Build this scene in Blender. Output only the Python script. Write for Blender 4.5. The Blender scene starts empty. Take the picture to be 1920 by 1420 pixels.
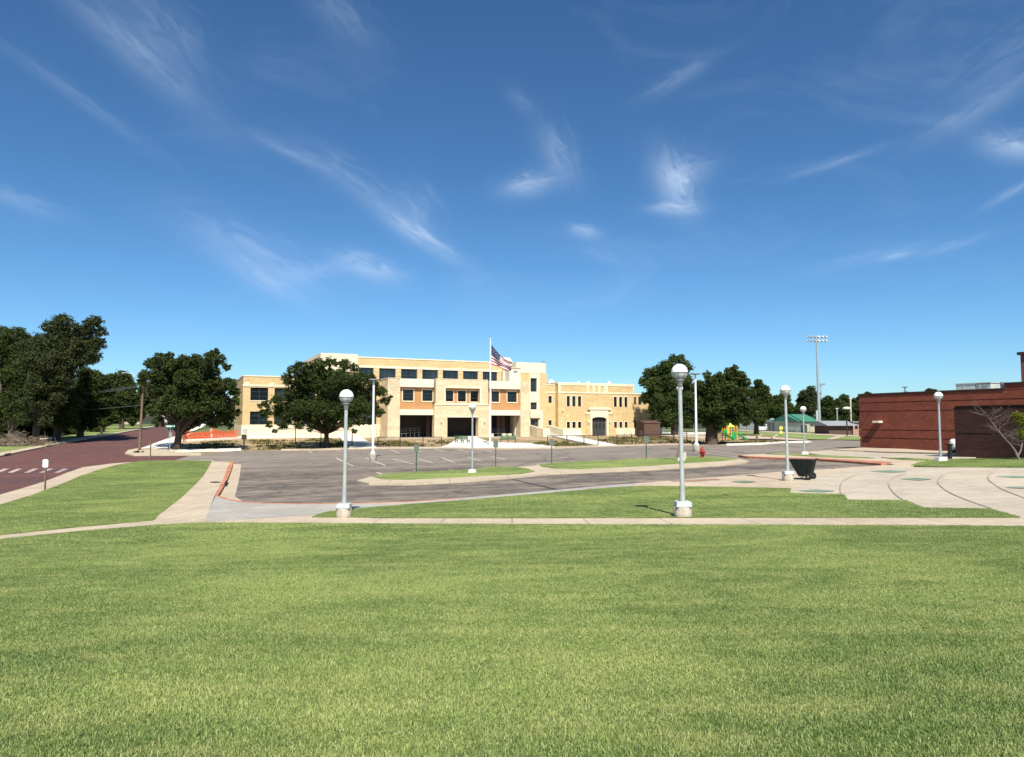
import bpy, bmesh, math, random
import numpy as np
from mathutils import Vector, Matrix, Euler
R = math.radians
random.seed(7); RNG = np.random.default_rng(11)
sc = bpy.context.scene
COL = sc.collection

# ------------------------------------------------------------------ camera
F = 1325.0; HOR = 792.0; PITCH = math.atan((HOR-710)/F)
cam = bpy.data.cameras.new('camera'); co = bpy.data.objects.new('camera', cam); COL.objects.link(co)
cam.sensor_width = 36; cam.sensor_fit = 'HORIZONTAL'; cam.lens = F/1920*36
cam.clip_start = 0.05; cam.clip_end = 9000
co.location = (0, 0, 0); co.rotation_euler = (R(90)+PITCH, 0, 0)
sc.camera = co
cp, sp_ = math.cos(PITCH), math.sin(PITCH)
def ray(u, v):
    a = (u-960)/F; b = (710-v)/F
    return Vector((a, cp-b*sp_, sp_+b*cp))
def at(u, v, Y):
    d = ray(u, v); return d*(Y/d.y)

# ------------------------------------------------------------------ sky, sun, exposure
SUN_EL = R(49); SUN_AZ = R(172.5)      # compass-style: the sun stands behind the camera, slightly right
SX, SY = math.sin(SUN_AZ), math.cos(SUN_AZ)
sdir = Vector((SX*math.cos(SUN_EL), SY*math.cos(SUN_EL), math.sin(SUN_EL)))
sun = bpy.data.lights.new('sun', 'SUN'); so = bpy.data.objects.new('sun', sun); COL.objects.link(so)
sun.energy = 4.6; sun.angle = R(0.5); sun.color = (1.0, 0.93, 0.80)
so.rotation_euler = (-sdir).to_track_quat('-Z', 'Y').to_euler()
sc.view_settings.view_transform = 'Standard'; sc.view_settings.look = 'None'
sc.view_settings.exposure = 0.62; sc.view_settings.gamma = 1
sc.view_settings.use_curve_mapping = False

class NT:
    def __init__(s, nt): s.t = nt
    def n(s, typ, ins=None, **kw):
        x = s.t.nodes.new(typ)
        for k, v in kw.items(): setattr(x, k, v)
        if ins:
            for k, v in ins.items():
                sock = x.inputs[k]
                if isinstance(v, bpy.types.NodeSocket): s.t.links.new(v, sock)
                else: sock.default_value = v
        return x
    def m(s, op, a, b=None, c=None, clamp=False):
        d = {0: a}
        if b is not None: d[1] = b
        if c is not None: d[2] = c
        x = s.n('ShaderNodeMath', d, operation=op); x.use_clamp = clamp
        return x.outputs[0]
    def v(s, op, a, b=None, scale=None):
        d = {0: a}
        if b is not None: d[1] = b
        if scale is not None: d[3] = scale
        x = s.n('ShaderNodeVectorMath', d, operation=op)
        return x.outputs[1] if op in ('DOT_PRODUCT', 'LENGTH') else x.outputs[0]
    def mix(s, f, a, b, blend='MIX'):
        x = s.n('ShaderNodeMix', None, data_type='RGBA', blend_type=blend)
        for i, q in ((0, f), (6, a), (7, b)):
            if isinstance(q, bpy.types.NodeSocket): s.t.links.new(q, x.inputs[i])
            else: x.inputs[i].default_value = (q if i == 0 or len(q) == 4 else (*q, 1))
        return x.outputs[2]
    def noise(s, vec, scale, detail=4, rough=.55, dist=0.0):
        x = s.n('ShaderNodeTexNoise', {'Scale': scale, 'Detail': detail, 'Roughness': rough, 'Distortion': dist})
        if vec is not None: s.t.links.new(vec, x.inputs['Vector'])
        return x.outputs[0]
    def ramp(s, f, lo, hi):
        x = s.n('ShaderNodeMapRange', {0: f, 1: lo, 2: hi, 3: 0.0, 4: 1.0}); x.interpolation_type = 'SMOOTHSTEP'
        return x.outputs[0]
    def link(s, a, b): s.t.links.new(a, b)

w = bpy.data.worlds.new('World'); sc.world = w; w.use_nodes = True
w.node_tree.nodes.clear(); W = NT(w.node_tree)
sky = W.n('ShaderNodeTexSky', sky_type='NISHITA', sun_disc=False, sun_elevation=SUN_EL, sun_rotation=SUN_AZ,
          altitude=500, air_density=1.0, dust_density=0.3, ozone_density=3.0)
D = W.n('ShaderNodeTexCoord').outputs['Generated']
# thin cirrus, each streak described by its own direction in the sky, size and slant
WISPS = [  # u, v, half length px, half width px, slope deg (down to the right positive), strength
    (245, 90, 170, 34, 42, .19), (300, 60, 120, 60, 48, .14), (140, 180, 160, 14, 35, .10),
    (640, 30, 90, 40, 42, .14), (545, 285, 70, 12, 26, .20), (670, 345, 120, 28, 33, .15),
    (775, 400, 50, 45, 50, .16), (790, 445, 85, 17, 31, .42), (480, 480, 140, 42, 26, .24),
    (500, 530, 75, 20, 27, .22), (590, 510, 70, 16, -15, .16), (690, 502, 62, 24, 18, .42),
    (40, 378, 75, 18, 20, .18), (990, 346, 52, 22, -10, .44), (1045, 290, 60, 30, 62, .24),
    (975, 190, 35, 18, 45, .10),
    (1265, 345, 62, 34, 62, .52), (1300, 320, 45, 30, -20, .20), (1262, 392, 50, 12, 0, .35), (1095, 435, 30, 12, 12, .34),
    (1130, 480, 40, 12, 20, .10), (1260, 155, 62, 16, -28, .14), (1305, 125, 30, 14, -20, .08),
    (1565, 305, 78, 8, -18, .20), (1835, 205, 110, 24, -30, .17), (1905, 275, 62, 26, 8, .48),
    (1900, 358, 50, 9, -30, .24), (1640, 480, 110, 14, -12, .12), (1680, 480, 26, 7, -12, .30),
    (1790, 460, 60, 8, -18, .16), (1880, 120, 120, 50, -35, .10), (1230, 470, 240, 30, 5, .05)]
tot = None
for i, (u, v, a, b, sl, st) in enumerate(WISPS):
    c = ray(u, v).normalized()
    t = (ray(u+math.cos(R(sl))*10, v+math.sin(R(sl))*10).normalized()-c); t = (t-c*t.dot(c)).normalized()
    bt = c.cross(t).normalized(); sc_ = 1.0/F*(c.y)
    A, B = a/F*max(c.y, .7), b/F*max(c.y, .7)
    x = W.m('DIVIDE', W.v('DOT_PRODUCT', D, tuple(t)), A); y = W.m('DIVIDE', W.v('DOT_PRODUCT', D, tuple(bt)), B)
    front = W.m('GREATER_THAN', W.v('DOT_PRODUCT', D, tuple(c)), 0.0)
    xy = W.n('ShaderNodeCombineXYZ', {0: W.m('MULTIPLY', x, .8+a/120.0), 1: W.m('MULTIPLY', y, .8+b/34.0), 2: i*7.3}).outputs[0]
    nz = W.noise(xy, 1.05, 5, .5, .75)
    warp = W.m('MULTIPLY', W.m('SUBTRACT', nz, .5), 1.9)
    yy = W.m('ADD', y, warp)
    r2 = W.m('ADD', W.m('MULTIPLY', x, x), W.m('MULTIPLY', yy, yy))
    g = W.m('EXPONENT', W.m('MULTIPLY', r2, -1.35))
    streak = W.m('MULTIPLY_ADD', W.ramp(nz, .26, .74), .75, .25)
    halo = W.m('MULTIPLY', W.m('EXPONENT', W.m('MULTIPLY', W.m('ADD', W.m('MULTIPLY', x, x), W.m('MULTIPLY', y, y)), -.8)), .22)
    dn = W.m('MULTIPLY', W.m('MULTIPLY', W.m('ADD', W.m('MULTIPLY', g, streak), halo), st*.76), front)
    tot = dn if tot is None else W.m('ADD', tot, dn)
dz = W.n('ShaderNodeSeparateXYZ', {0: D}).outputs[2]
veil = W.m('MULTIPLY', W.ramp(W.noise(W.v('MULTIPLY', D, (2.2, 2.2, 6.0)), 1.3, 5, .6, 1.5), .5, .85), .07)
tot = W.m('MULTIPLY', W.m('ADD', tot, veil), W.ramp(dz, 0.02, 0.2))
tot = W.m('MINIMUM', tot, .8)
base = W.n('ShaderNodeHueSaturation', {'Saturation': 1.12, 'Value': 1.0, 'Color': sky.outputs[0]}).outputs[0]
lowf = W.m('SUBTRACT', 1.0, W.ramp(dz, 0.0, .42))
base = W.mix(1.0, base, W.mix(lowf, (.59, .80, .91), (.60, .86, 1.06)), 'MULTIPLY')
skyc = W.mix(tot, base, (6.2, 7.4, 8.9, 1))
bg = W.n('ShaderNodeBackground', {'Color': skyc, 'Strength': 0.082})
wo = W.n('ShaderNodeOutputWorld'); W.link(bg.outputs[0], wo.inputs[0])

# ------------------------------------------------------------------ terrain
_ys = np.arange(-60, 3000, 1.0)
_k = [(-60, -1.5), (0, -1.56), (5, -1.80), (12, -2.32), (18, -2.68), (24, -2.82), (40, -2.93), (52, -2.85), (66, -2.6), (75, -2.42), (95, -2.14), (130, -2.1), (200, -2.1), (3000, -2.0)]
_p = np.interp(_ys, [a for a, b in _k], [b for a, b in _k])
_g = np.exp(-.5*(np.arange(-10, 11)/3.5)**2); _g /= _g.sum()
_p = np.convolve(np.pad(_p, 10, mode='edge'), _g, mode='valid')
def ss(x, a, b):
    t = np.clip((np.asarray(x, float)-a)/(b-a), 0, 1); return t*t*(3-2*t)
def ground(x, y):
    x = np.asarray(x, float); y = np.asarray(y, float)
    z = np.interp(y, _ys, _p)
    tl = .03*30*np.tanh(x/30.0)*ss(y, 2, 16)*(1-ss(y, 42, 95))
    rise = .015*np.clip(np.minimum(y, 220)-75, 0, None)*ss(-x, 15, 42)
    bump = .38*ss(x, 15, 25)*ss(y, 20, 32)*(1-ss(y, 37, 52))
    return z+tl+rise+bump
def gz(x, y): return float(ground(x, y))
def gp(u, v, off=0.0):
    """point of the terrain seen at a place of the photograph"""
    d = ray(u, v); t0 = 1.0; t = 1.0
    while t < 4000:
        q = d*t
        if q.z < gz(q.x, q.y)+off: break
        t0 = t; t *= 1.02; t += .05
    for _ in range(40):
        m = (t0+t)/2; q = d*m
        if q.z < gz(q.x, q.y)+off: t = m
        else: t0 = m
    q = d*t; return Vector((q.x, q.y, gz(q.x, q.y)+off))
def gy(u, Y):
    """ground point at picture column u, at distance Y"""
    x = (u-960)/F*Y
    for _ in range(4):
        z = gz(x, Y); d = z  # column u is a vertical plane through the camera (small pitch correction)
        b = None
        vy = (z*cp - Y*sp_)/(Y*cp+z*sp_)
        dd = Vector(((u-960)/F, cp-vy*sp_, sp_+vy*cp)); x = dd.x*(Y/dd.y)
    return Vector((x, Y, gz(x, Y)))

# ------------------------------------------------------------------ object helpers
def tag(o, label=None, cat=None, group=None, kind=None):
    if label: o['label'] = label
    if cat: o['category'] = cat
    if group: o['group'] = group
    if kind: o['kind'] = kind
    return o
def thing(name, label, cat, loc=(0, 0, 0), rz=0.0, group=None, tilt=(0, 0)):
    o = bpy.data.objects.new(name, None); COL.objects.link(o); o.empty_display_size = .2
    o.location = loc; o.rotation_euler = (tilt[0], tilt[1], rz)
    return tag(o, label, cat, group)
def copy_tree(o, parent=None):
    c = o.copy(); COL.objects.link(c)
    if parent is not None: c.parent = parent
    for ch in list(o.children): copy_tree(ch, c)
    return c
class MB:
    def __init__(s): s.v = []; s.f = []; s.mi = []; s.sm = []
    def add(s, vs, fs, mi=0, smooth=False):
        o = len(s.v); s.v += [tuple(x) for x in vs]
        s.f += [tuple(i+o for i in f) for f in fs]; s.mi += [mi]*len(fs); s.sm += [smooth]*len(fs); return s
    def box(s, x0, x1, y0, y1, z0, z1, mi=0):
        return s.hexa([(x0, y0, z0), (x1, y0, z0), (x1, y1, z0), (x0, y1, z0), (x0, y0, z1), (x1, y0, z1), (x1, y1, z1), (x0, y1, z1)], mi)
    def hexa(s, p, mi=0):
        return s.add(p, [(0, 3, 2, 1), (4, 5, 6, 7), (0, 1, 5, 4), (1, 2, 6, 5), (2, 3, 7, 6), (3, 0, 4, 7)], mi)
    def tube(s, pts, rad, n=8, mi=0, smooth=True, caps=True):
        pts = [Vector(p) for p in pts]
        if not hasattr(rad, '__len__'): rad = [rad]*len(pts)
        vs = []; fs = []; prev = None
        for i, p in enumerate(pts):
            d = (pts[min(i+1, len(pts)-1)]-pts[max(i-1, 0)]); d = d.normalized() if d.length > 1e-9 else Vector((0, 0, 1))
            if prev is None:
                a = d.cross(Vector((0, 0, 1)) if abs(d.z) < .9 else Vector((1, 0, 0))).normalized()
            else:
                a = prev-d*prev.dot(d); a = a.normalized() if a.length > 1e-6 else d.orthogonal().normalized()
            prev = a; b = d.cross(a)
            for k in range(n):
                t = 2*math.pi*k/n; vs.append(p+a*(math.cos(t)*rad[i])+b*(math.sin(t)*rad[i]))
        for i in range(len(pts)-1):
            for k in range(n):
                fs.append((i*n+k, i*n+(k+1) % n, (i+1)*n+(k+1) % n, (i+1)*n+k))
        s.add(vs, fs, mi, smooth)
        if caps:
            o = len(vs); s.add(vs[:n], [tuple(range(n))[::-1]], mi); s.add(vs[-n:], [tuple(range(n))], mi)
        return s
    def lathe(s, prof, n=16, c=(0, 0, 0), mi=0, smooth=True):
        vs = []; fs = []
        for r, z in prof:
            for k in range(n):
                t = 2*math.pi*k/n; vs.append((c[0]+r*math.cos(t), c[1]+r*math.sin(t), c[2]+z))
        for i in range(len(prof)-1):
            for k in range(n): fs.append((i*n+k, i*n+(k+1) % n, (i+1)*n+(k+1) % n, (i+1)*n+k))
        return s.add(vs, fs, mi, smooth)
    def build(s, name, mats, parent=None, bevel=0.0):
        me = bpy.data.meshes.new(name); me.from_pydata(s.v, [], s.f)
        mats = mats if isinstance(mats, (list, tuple)) else [mats]
        for m in mats: me.materials.append(m)
        if s.f:
            me.polygons.foreach_set('material_index', s.mi); me.polygons.foreach_set('use_smooth', s.sm)
        me.update()
        o = bpy.data.objects.new(name, me); COL.objects.link(o)
        if parent is not None: o.parent = parent
        if bevel:
            md = o.modifiers.new('bevel', 'BEVEL'); md.width = bevel; md.segments = 2; md.limit_method = 'ANGLE'
        return o

# ------------------------------------------------------------------ materials
def lin(c):  # sRGB 0-255 to linear
    return tuple(((x/255)/12.92 if x/255 <= .04045 else ((x/255+.055)/1.055)**2.4) for x in c)
def newmat(name):
    m = bpy.data.materials.new(name); m.use_nodes = True; nt = m.node_tree; nt.nodes.clear(); N = NT(nt)
    out = N.n('ShaderNodeOutputMaterial'); b = N.n('ShaderNodeBsdfPrincipled'); N.link(b.outputs[0], out.inputs[0])
    return m, N, b, out
def mat(name, col, rough=.8, var=.15, scale=3.0, metal=0.0, bump=0.0, bscale=None, spec=.4, coord='Object', stain=0.0):
    m, N, b, out = newmat(name)
    tc = N.n('ShaderNodeTexCoord').outputs[coord]
    n1 = N.noise(tc, scale, 6, .6); n2 = N.noise(tc, scale*.13, 4, .6)
    f = N.m('ADD', N.m('MULTIPLY', n1, .6), N.m('MULTIPLY', n2, .4))
    lo = tuple(c*(1-var) for c in col); hi = tuple(min(1, c*(1+var)) for c in col)
    c = N.mix(N.ramp(f, .35, .65), lo, hi)
    if stain:
        st = N.ramp(N.noise(tc, scale*.35, 5, .7, .8), .56, .70)
        c = N.mix(N.m('MULTIPLY', st, stain), c, tuple(x*.45 for x in col))
    N.link(c, b.inputs['Base Color']); b.inputs['Roughness'].default_value = rough
    b.inputs['Metallic'].default_value = metal; b.inputs['Specular IOR Level'].default_value = spec
    if bump:
        bn = N.n('ShaderNodeBump', {'Strength': bump, 'Distance': .01, 'Height': N.noise(tc, bscale or scale*6, 5, .65)})
        N.link(bn.outputs[0], b.inputs['Normal'])
    return m
def brickmat(name, c1, c2, mortar, bw=.21, bh=.075, blotch=.25, rough=.85):
    m, N, b, out = newmat(name)
    tc = N.n('ShaderNodeTexCoord').outputs['Object']
    s = N.n('ShaderNodeSeparateXYZ', {0: tc})
    vec = N.n('ShaderNodeCombineXYZ', {0: N.m('ADD', s.outputs[0], s.outputs[1]), 1: s.outputs[2], 2: 0.0}).outputs[0]
    bt = N.n('ShaderNodeTexBrick', {'Vector': vec, 'Color1': (*c1, 1), 'Color2': (*c2, 1), 'Mortar': (*mortar, 1), 'Scale': 1.0,
             'Mortar Size': .008, 'Mortar Smooth': .3, 'Bias': 0.0, 'Brick Width': bw, 'Row Height': bh})
    n1 = N.noise(N.v('MULTIPLY', tc, (1, 1, 2.2)), .55, 6, .7); n2 = N.noise(N.v('MULTIPLY', tc, (.7, .7, 4.5)), 2.5, 5, .7)
    f = N.ramp(N.m('ADD', N.m('MULTIPLY', n1, .45), N.m('MULTIPLY', n2, .55)), .36, .64)
    c = N.mix(1.0, bt.outputs[0], N.mix(f, (1-blotch,)*3, (1+blotch,)*3), 'MULTIPLY')
    N.link(c, b.inputs['Base Color']); b.inputs['Roughness'].default_value = rough; b.inputs['Specular IOR Level'].default_value = .25
    bn = N.n('ShaderNodeBump', {'Strength': .35, 'Distance': .01, 'Height': bt.outputs[1]}); bn.invert = True
    N.link(bn.outputs[0], b.inputs['Normal'])
    return m
M = {}
M['yellow_brick'] = brickmat('yellow_brick', (.62, .455, .225), (.54, .375, .17), (.58, .48, .31), blotch=.16)
M['orange_brick'] = brickmat('orange_brick', (.50, .255, .10), (.44, .215, .08), (.45, .30, .17), blotch=.12)
M['red_brick'] = brickmat('red_brick', (.235, .062, .036), (.17, .042, .026), (.15, .075, .055), blotch=.22)
M['dark_brick'] = brickmat('dark_brick', (.062, .024, .020), (.04, .017, .016), (.05, .03, .026), blotch=.3)
M['pink_block'] = brickmat('pink_block', (.42, .25, .20), (.38, .22, .18), (.4, .28, .22), .4, .2, blotch=.08)
M['brown_block'] = brickmat('brown_block', (.115, .07, .06), (.10, .06, .05), (.1, .07, .06), .4, .2, blotch=.1)
M['travertine'] = brickmat('travertine', (.67, .545, .37), (.60, .475, .31), (.56, .45, .31), 1.1, .55, blotch=.16)
M['cream_stone'] = mat('cream_stone', (.73, .65, .47), .8, .06, 1.5, stain=.12)
M['white_panel'] = mat('white_panel', (.66, .61, .50), .7, .04, 1.0)
M['cream_metal'] = mat('cream_metal', (.62, .54, .40), .6, .05, 2)
M['interior'] = mat('interior', (.045, .035, .03), .9, .2, 2)
M['roofing'] = mat('roofing', (.45, .44, .42), .9, .1, .5)
M['frame'] = mat('frame', (.05, .052, .055), .5, .1, 2)
M['frame_light'] = mat('frame_light', (.55, .47, .34), .6, .05, 2)
def glassmat(name, col, rough):
    m, N, b, out = newmat(name)
    tc = N.n('ShaderNodeTexCoord').outputs['Object']
    c = N.mix(N.ramp(N.noise(tc, .45, 3, .5, .5), .4, .62), tuple(x*.45 for x in col), col)
    N.link(c, b.inputs['Base Color']); b.inputs['Roughness'].default_value = rough; b.inputs['Specular IOR Level'].default_value = .45
    bn = N.n('ShaderNodeBump', {'Strength': .05, 'Distance': .02, 'Height': N.noise(tc, .8, 2, .5)})
    N.link(bn.outputs[0], b.inputs['Normal'])
    return m
M['glass'] = glassmat('glass', (.018, .03, .04), .05)
M['glass_dark'] = glassmat('glass_dark', (.010, .012, .015), .08)
M['galv'] = mat('galvanised_steel', (.40, .44, .46), .45, .12, 4, metal=.35, stain=.25)
def rustmat():
    m, N, b, out = newmat('painted_pole')
    tc = N.n('ShaderNodeTexCoord').outputs['Object']
    st = N.ramp(N.noise(N.v('MULTIPLY', tc, (5, 5, .9)), 1.6, 6, .7, .6), .60, .72)
    c = N.mix(N.ramp(N.noise(tc, 2, 5, .6), .3, .7), (.36, .39, .39), (.48, .51, .50))
    c = N.mix(N.m('MULTIPLY', st, .75), c, (.23, .17, .12))
    N.link(c, b.inputs['Base Color']); b.inputs['Roughness'].default_value = .45; b.inputs['Metallic'].default_value = .1
    return m
M['pole_paint'] = rustmat()
M['white_metal'] = mat('white_metal', (.78, .79, .80), .4, .04, 2)
M['grey_metal'] = mat('grey_metal', (.22, .23, .24), .5, .1, 3, metal=.2)
M['base_conc'] = mat('base_concrete', (.40, .36, .29), .95, .22, 6, bump=.6, stain=.4)
M['paint_cap'] = mat('pale_blue_cap', (.46, .51, .51), .6, .12, 6, stain=.2)
def globemat(name, col, tr):
    m, N, b, out = newmat(name)
    b.inputs['Base Color'].default_value = (*col, 1); b.inputs['Roughness'].default_value = .25
    b.inputs['Subsurface Weight'].default_value = tr; b.inputs['Subsurface Radius'].default_value = (.1, .1, .1)
    return m
M['globe'] = globemat('white_globe', (.88, .88, .87), 0.0)
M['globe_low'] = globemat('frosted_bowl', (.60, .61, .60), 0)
M['dark_green'] = mat('dark_green_paint', (.035, .075, .05), .5, .1, 3)
M['sign_green'] = mat('sign_back_green', (.12, .15, .135), .5, .1, 3)
M['bench_green'] = mat('bench_green', (.045, .13, .055), .5, .1, 3)
M['black_metal'] = mat('black_metal', (.018, .018, .018), .5, .1, 3)
M['cart'] = mat('cart_plastic', (.009, .014, .013), .6, .2, 4, stain=.3, spec=.25)
M['rubber'] = mat('rubber', (.012, .012, .012), .8, .1, 4)
M['red_paint'] = mat('red_paint', (.33, .02, .018), .4, .1, 4)
M['wood_pole'] = mat('weathered_wood', (.17, .12, .085), .9, .25, 5)
M['bark'] = mat('bark', (.075, .055, .04), .95, .3, 4, bump=.8, bscale=14)
M['bark_pale'] = mat('bark_pale', (.13, .10, .08), .95, .25, 4, bump=.8, bscale=14)
M['grey_bark'] = mat('grey_bark', (.19, .155, .14), .9, .2, 4)
M['dead_wood'] = mat('dead_wood', (.26, .21, .17), .9, .2, 4)
M['yellow'] = mat('yellow_plastic', (.72, .40, .02), .45, .08, 4)
M['pale_yellow'] = mat('pale_yellow', (.75, .72, .12), .5, .08, 4)
M['green_plastic'] = mat('green_plastic', (.02, .33, .09), .45, .08, 4)
M['brown_plastic'] = mat('brown_plastic', (.12, .06, .04), .6, .1, 4)
M['orange_net'] = mat('orange_net', (.75, .10, .035), .7, .12, 3)
M['green_roof'] = mat('green_metal_roof', (.06, .22, .14), .45, .08, 1)
M['grey_roof'] = mat('grey_metal_roof', (.30, .32, .34), .5, .1, 1)
M['cream_wall'] = mat('cream_wall', (.55, .48, .34), .8, .06, 1)
M['white_wall'] = mat('white_wall', (.65, .64, .60), .8, .06, 1)
M['brown_shed'] = mat('brown_shed', (.10, .055, .04), .8, .15, 2)
M['asphalt_shingle'] = mat('shingle', (.12, .105, .09), .9, .2, 2)
M['silver'] = mat('hvac_grey', (.44, .48, .46), .6, .1, 1.5, stain=.3)
M['sign_white'] = mat('sign_white', (.78, .84, .84), .5, .03, 4)
M['sign_ink'] = mat('sign_ink', (.20, .30, .30), .6, .05, 4)
M['street_green'] = mat('street_sign_green', (.01, .14, .08), .5, .05, 4)
M['flag_red'] = mat('flag_red', (.28, .012, .03), .8, .06, 4)
M['flag_white'] = mat('flag_white', (.78, .76, .76), .8, .03, 4)
M['flag_blue'] = mat('flag_blue', (.016, .022, .075), .8, .06, 4)
M['car_white'] = mat('car_paint', (.75, .76, .76), .25, .02, 4)
M['sign_brown'] = mat('sign_brown', (.05, .028, .02), .6, .1, 4)
M['box_beige'] = mat('box_beige', (.55, .52, .45), .6, .1, 4)

# ground materials (world position so that sheets join up)
def groundmat(kind):
    m, N, b, out = newmat(kind)
    P = N.n('ShaderNodeNewGeometry').outputs['Position']
    b.inputs['Roughness'].default_value = .95; b.inputs['Specular IOR Level'].default_value = .2
    return m, N, b, P
def conc(name, col, joint=None, ang=0.0, var=.16, dirt=.5):
    m, N, b, P = groundmat(name)
    f = N.m('ADD', N.m('MULTIPLY', N.noise(P, .35, 6, .65), .5), N.m('MULTIPLY', N.noise(P, 2.3, 6, .7), .5))
    c = N.mix(N.ramp(f, .36, .64), tuple(x*(1-var) for x in col), tuple(x*(1+var) for x in col))
    sp = N.ramp(N.noise(P, 40, 3, .6), .3, .7)
    c = N.mix(N.m('MULTIPLY', sp, .22), c, tuple(x*.6 for x in col))
    st = N.ramp(N.noise(N.v('MULTIPLY', P, (1, 1.6, 1)), .8, 7, .75, .6), .57, .68)
    c = N.mix(N.m('MULTIPLY', st, dirt), c, tuple(x*.55 for x in col))
    if joint:
        s = N.n('ShaderNodeVectorRotate', {'Vector': P, 'Angle': ang}, rotation_type='Z_AXIS')
        xyz = N.n('ShaderNodeSeparateXYZ', {0: s.outputs[0]})
        j = N.m('ABSOLUTE', N.m('SUBTRACT', N.m('FRACT', N.m('DIVIDE', xyz.outputs[0], joint)), .5))
        jl = N.m('GREATER_THAN', j, .5-.022/joint)
        c = N.mix(N.m('MULTIPLY', jl, .55), c, tuple(x*.35 for x in col))
    N.link(c, b.inputs['Base Color'])
    bn = N.n('ShaderNodeBump', {'Strength': .3, 'Distance': .01, 'Height': N.noise(P, 30, 4, .7)}); N.link(bn.outputs[0], b.inputs['Normal'])
    return m
M['walk'] = conc('sidewalk_concrete', (.51, .425, .315), 1.83, R(0))
M['walk_curb'] = conc('street_walk_concrete', (.50, .41, .31), 3.0, R(20))
M['conc_grey'] = conc('grey_concrete', (.40, .375, .335), 3.6, R(4))
M['conc_tan'] = conc('tan_concrete', (.52, .42, .31), 3.6, R(-25))
M['plaza'] = conc('plaza_concrete', (.485, .425, .335), None, 0, dirt=.4)
M['conc_white'] = conc('white_concrete', (.72, .69, .61), 2.5, R(-25), var=.05, dirt=.1)
M['island_curb'] = conc('island_curb_concrete', (.50, .42, .31), 3.0, R(-5), var=.1)
M['curb_red'] = conc('red_painted_curb', (.50, .215, .125), None, 0, var=.3, dirt=.7)
M['green_mark'] = conc('green_paint', (.20, .29, .22), None, 0, var=.3, dirt=.8)
def asphalt():
    m, N, b, P = groundmat('asphalt')
    f = N.m('ADD', N.m('MULTIPLY', N.noise(N.v('MULTIPLY', P, (.10, .34, 1)), 1.0, 7, .68, .7), .6), N.m('MULTIPLY', N.noise(P, .9, 6, .7, .4), .4))
    c = N.mix(N.ramp(f, .40, .61), (.098, .084, .073), (.275, .228, .183))
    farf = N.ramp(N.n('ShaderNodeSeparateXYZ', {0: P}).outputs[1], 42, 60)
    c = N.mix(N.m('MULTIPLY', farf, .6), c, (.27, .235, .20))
    st = N.ramp(N.noise(N.v('MULTIPLY', P, (.25, .7, 1)), .75, 6, .75, 1.4), .56, .66)
    c = N.mix(N.m('MULTIPLY', st, .55), c, (.062, .058, .06))
    vo = N.n('ShaderNodeTexVoronoi', {'Vector': N.v('ADD', P, N.v('SCALE', N.n('ShaderNodeTexNoise', {'Vector': P, 'Scale': .5, 'Detail': 4.0}).outputs[1], None, 3.0)), 'Scale': .13}, feature='DISTANCE_TO_EDGE')
    ck = N.m('SUBTRACT', 1.0, N.ramp(vo.outputs[0], .004, .018))
    c = N.mix(N.m('MULTIPLY', ck, .5), c, (.045, .042, .042))
    c = N.mix(N.m('MULTIPLY', N.ramp(N.noise(P, 55, 2, .6), .45, .75), .3), c, (.30, .27, .24))
    N.link(c, b.inputs['Base Color'])
    bn = N.n('ShaderNodeBump', {'Strength': .35, 'Distance': .01, 'Height': N.noise(P, 45, 3, .7)}); N.link(bn.outputs[0], b.inputs['Normal'])
    return m
M['asphalt'] = asphalt()
M['tar'] = mat('tar_seal', (.035, .034, .036), .8, .2, 3)
M['line_paint'] = conc('line_paint', (.50, .46, .40), None, 0, var=.25, dirt=.8)
M['cross_paint'] = conc('crosswalk_paint', (.46, .37, .34), None, 0, var=.4, dirt=1.0)
def brickroad():
    m, N, b, P = groundmat('brick_paving')
    v = N.n('ShaderNodeVectorRotate', {'Vector': P, 'Angle': R(-21)}, rotation_type='Z_AXIS').outputs[0]
    bt = N.n('ShaderNodeTexBrick', {'Vector': v, 'Color1': (.155, .066, .052, 1), 'Color2': (.10, .047, .042, 1), 'Mortar': (.065, .042, .038, 1), 'Scale': 1.0,
             'Mortar Size': .008, 'Brick Width': .22, 'Row Height': .1})
    n1 = N.ramp(N.noise(N.v('MULTIPLY', v, (.35, 1.0, 1)), .35, 6, .7, .5), .36, .64); n2 = N.ramp(N.noise(v, 1.6, 6, .7), .35, .65)
    c = N.mix(n1, N.mix(1.0, bt.outputs[0], (.82, .92, 1.12, 1), 'MULTIPLY'), N.mix(1.0, bt.outputs[0], (1.35, 1.12, 1.08, 1), 'MULTIPLY'))
    c = N.mix(N.m('MULTIPLY', n2, .35), c, (.16, .11, .10))
    N.link(c, b.inputs['Base Color'])
    return m
M['brick_road'] = brickroad()
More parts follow.
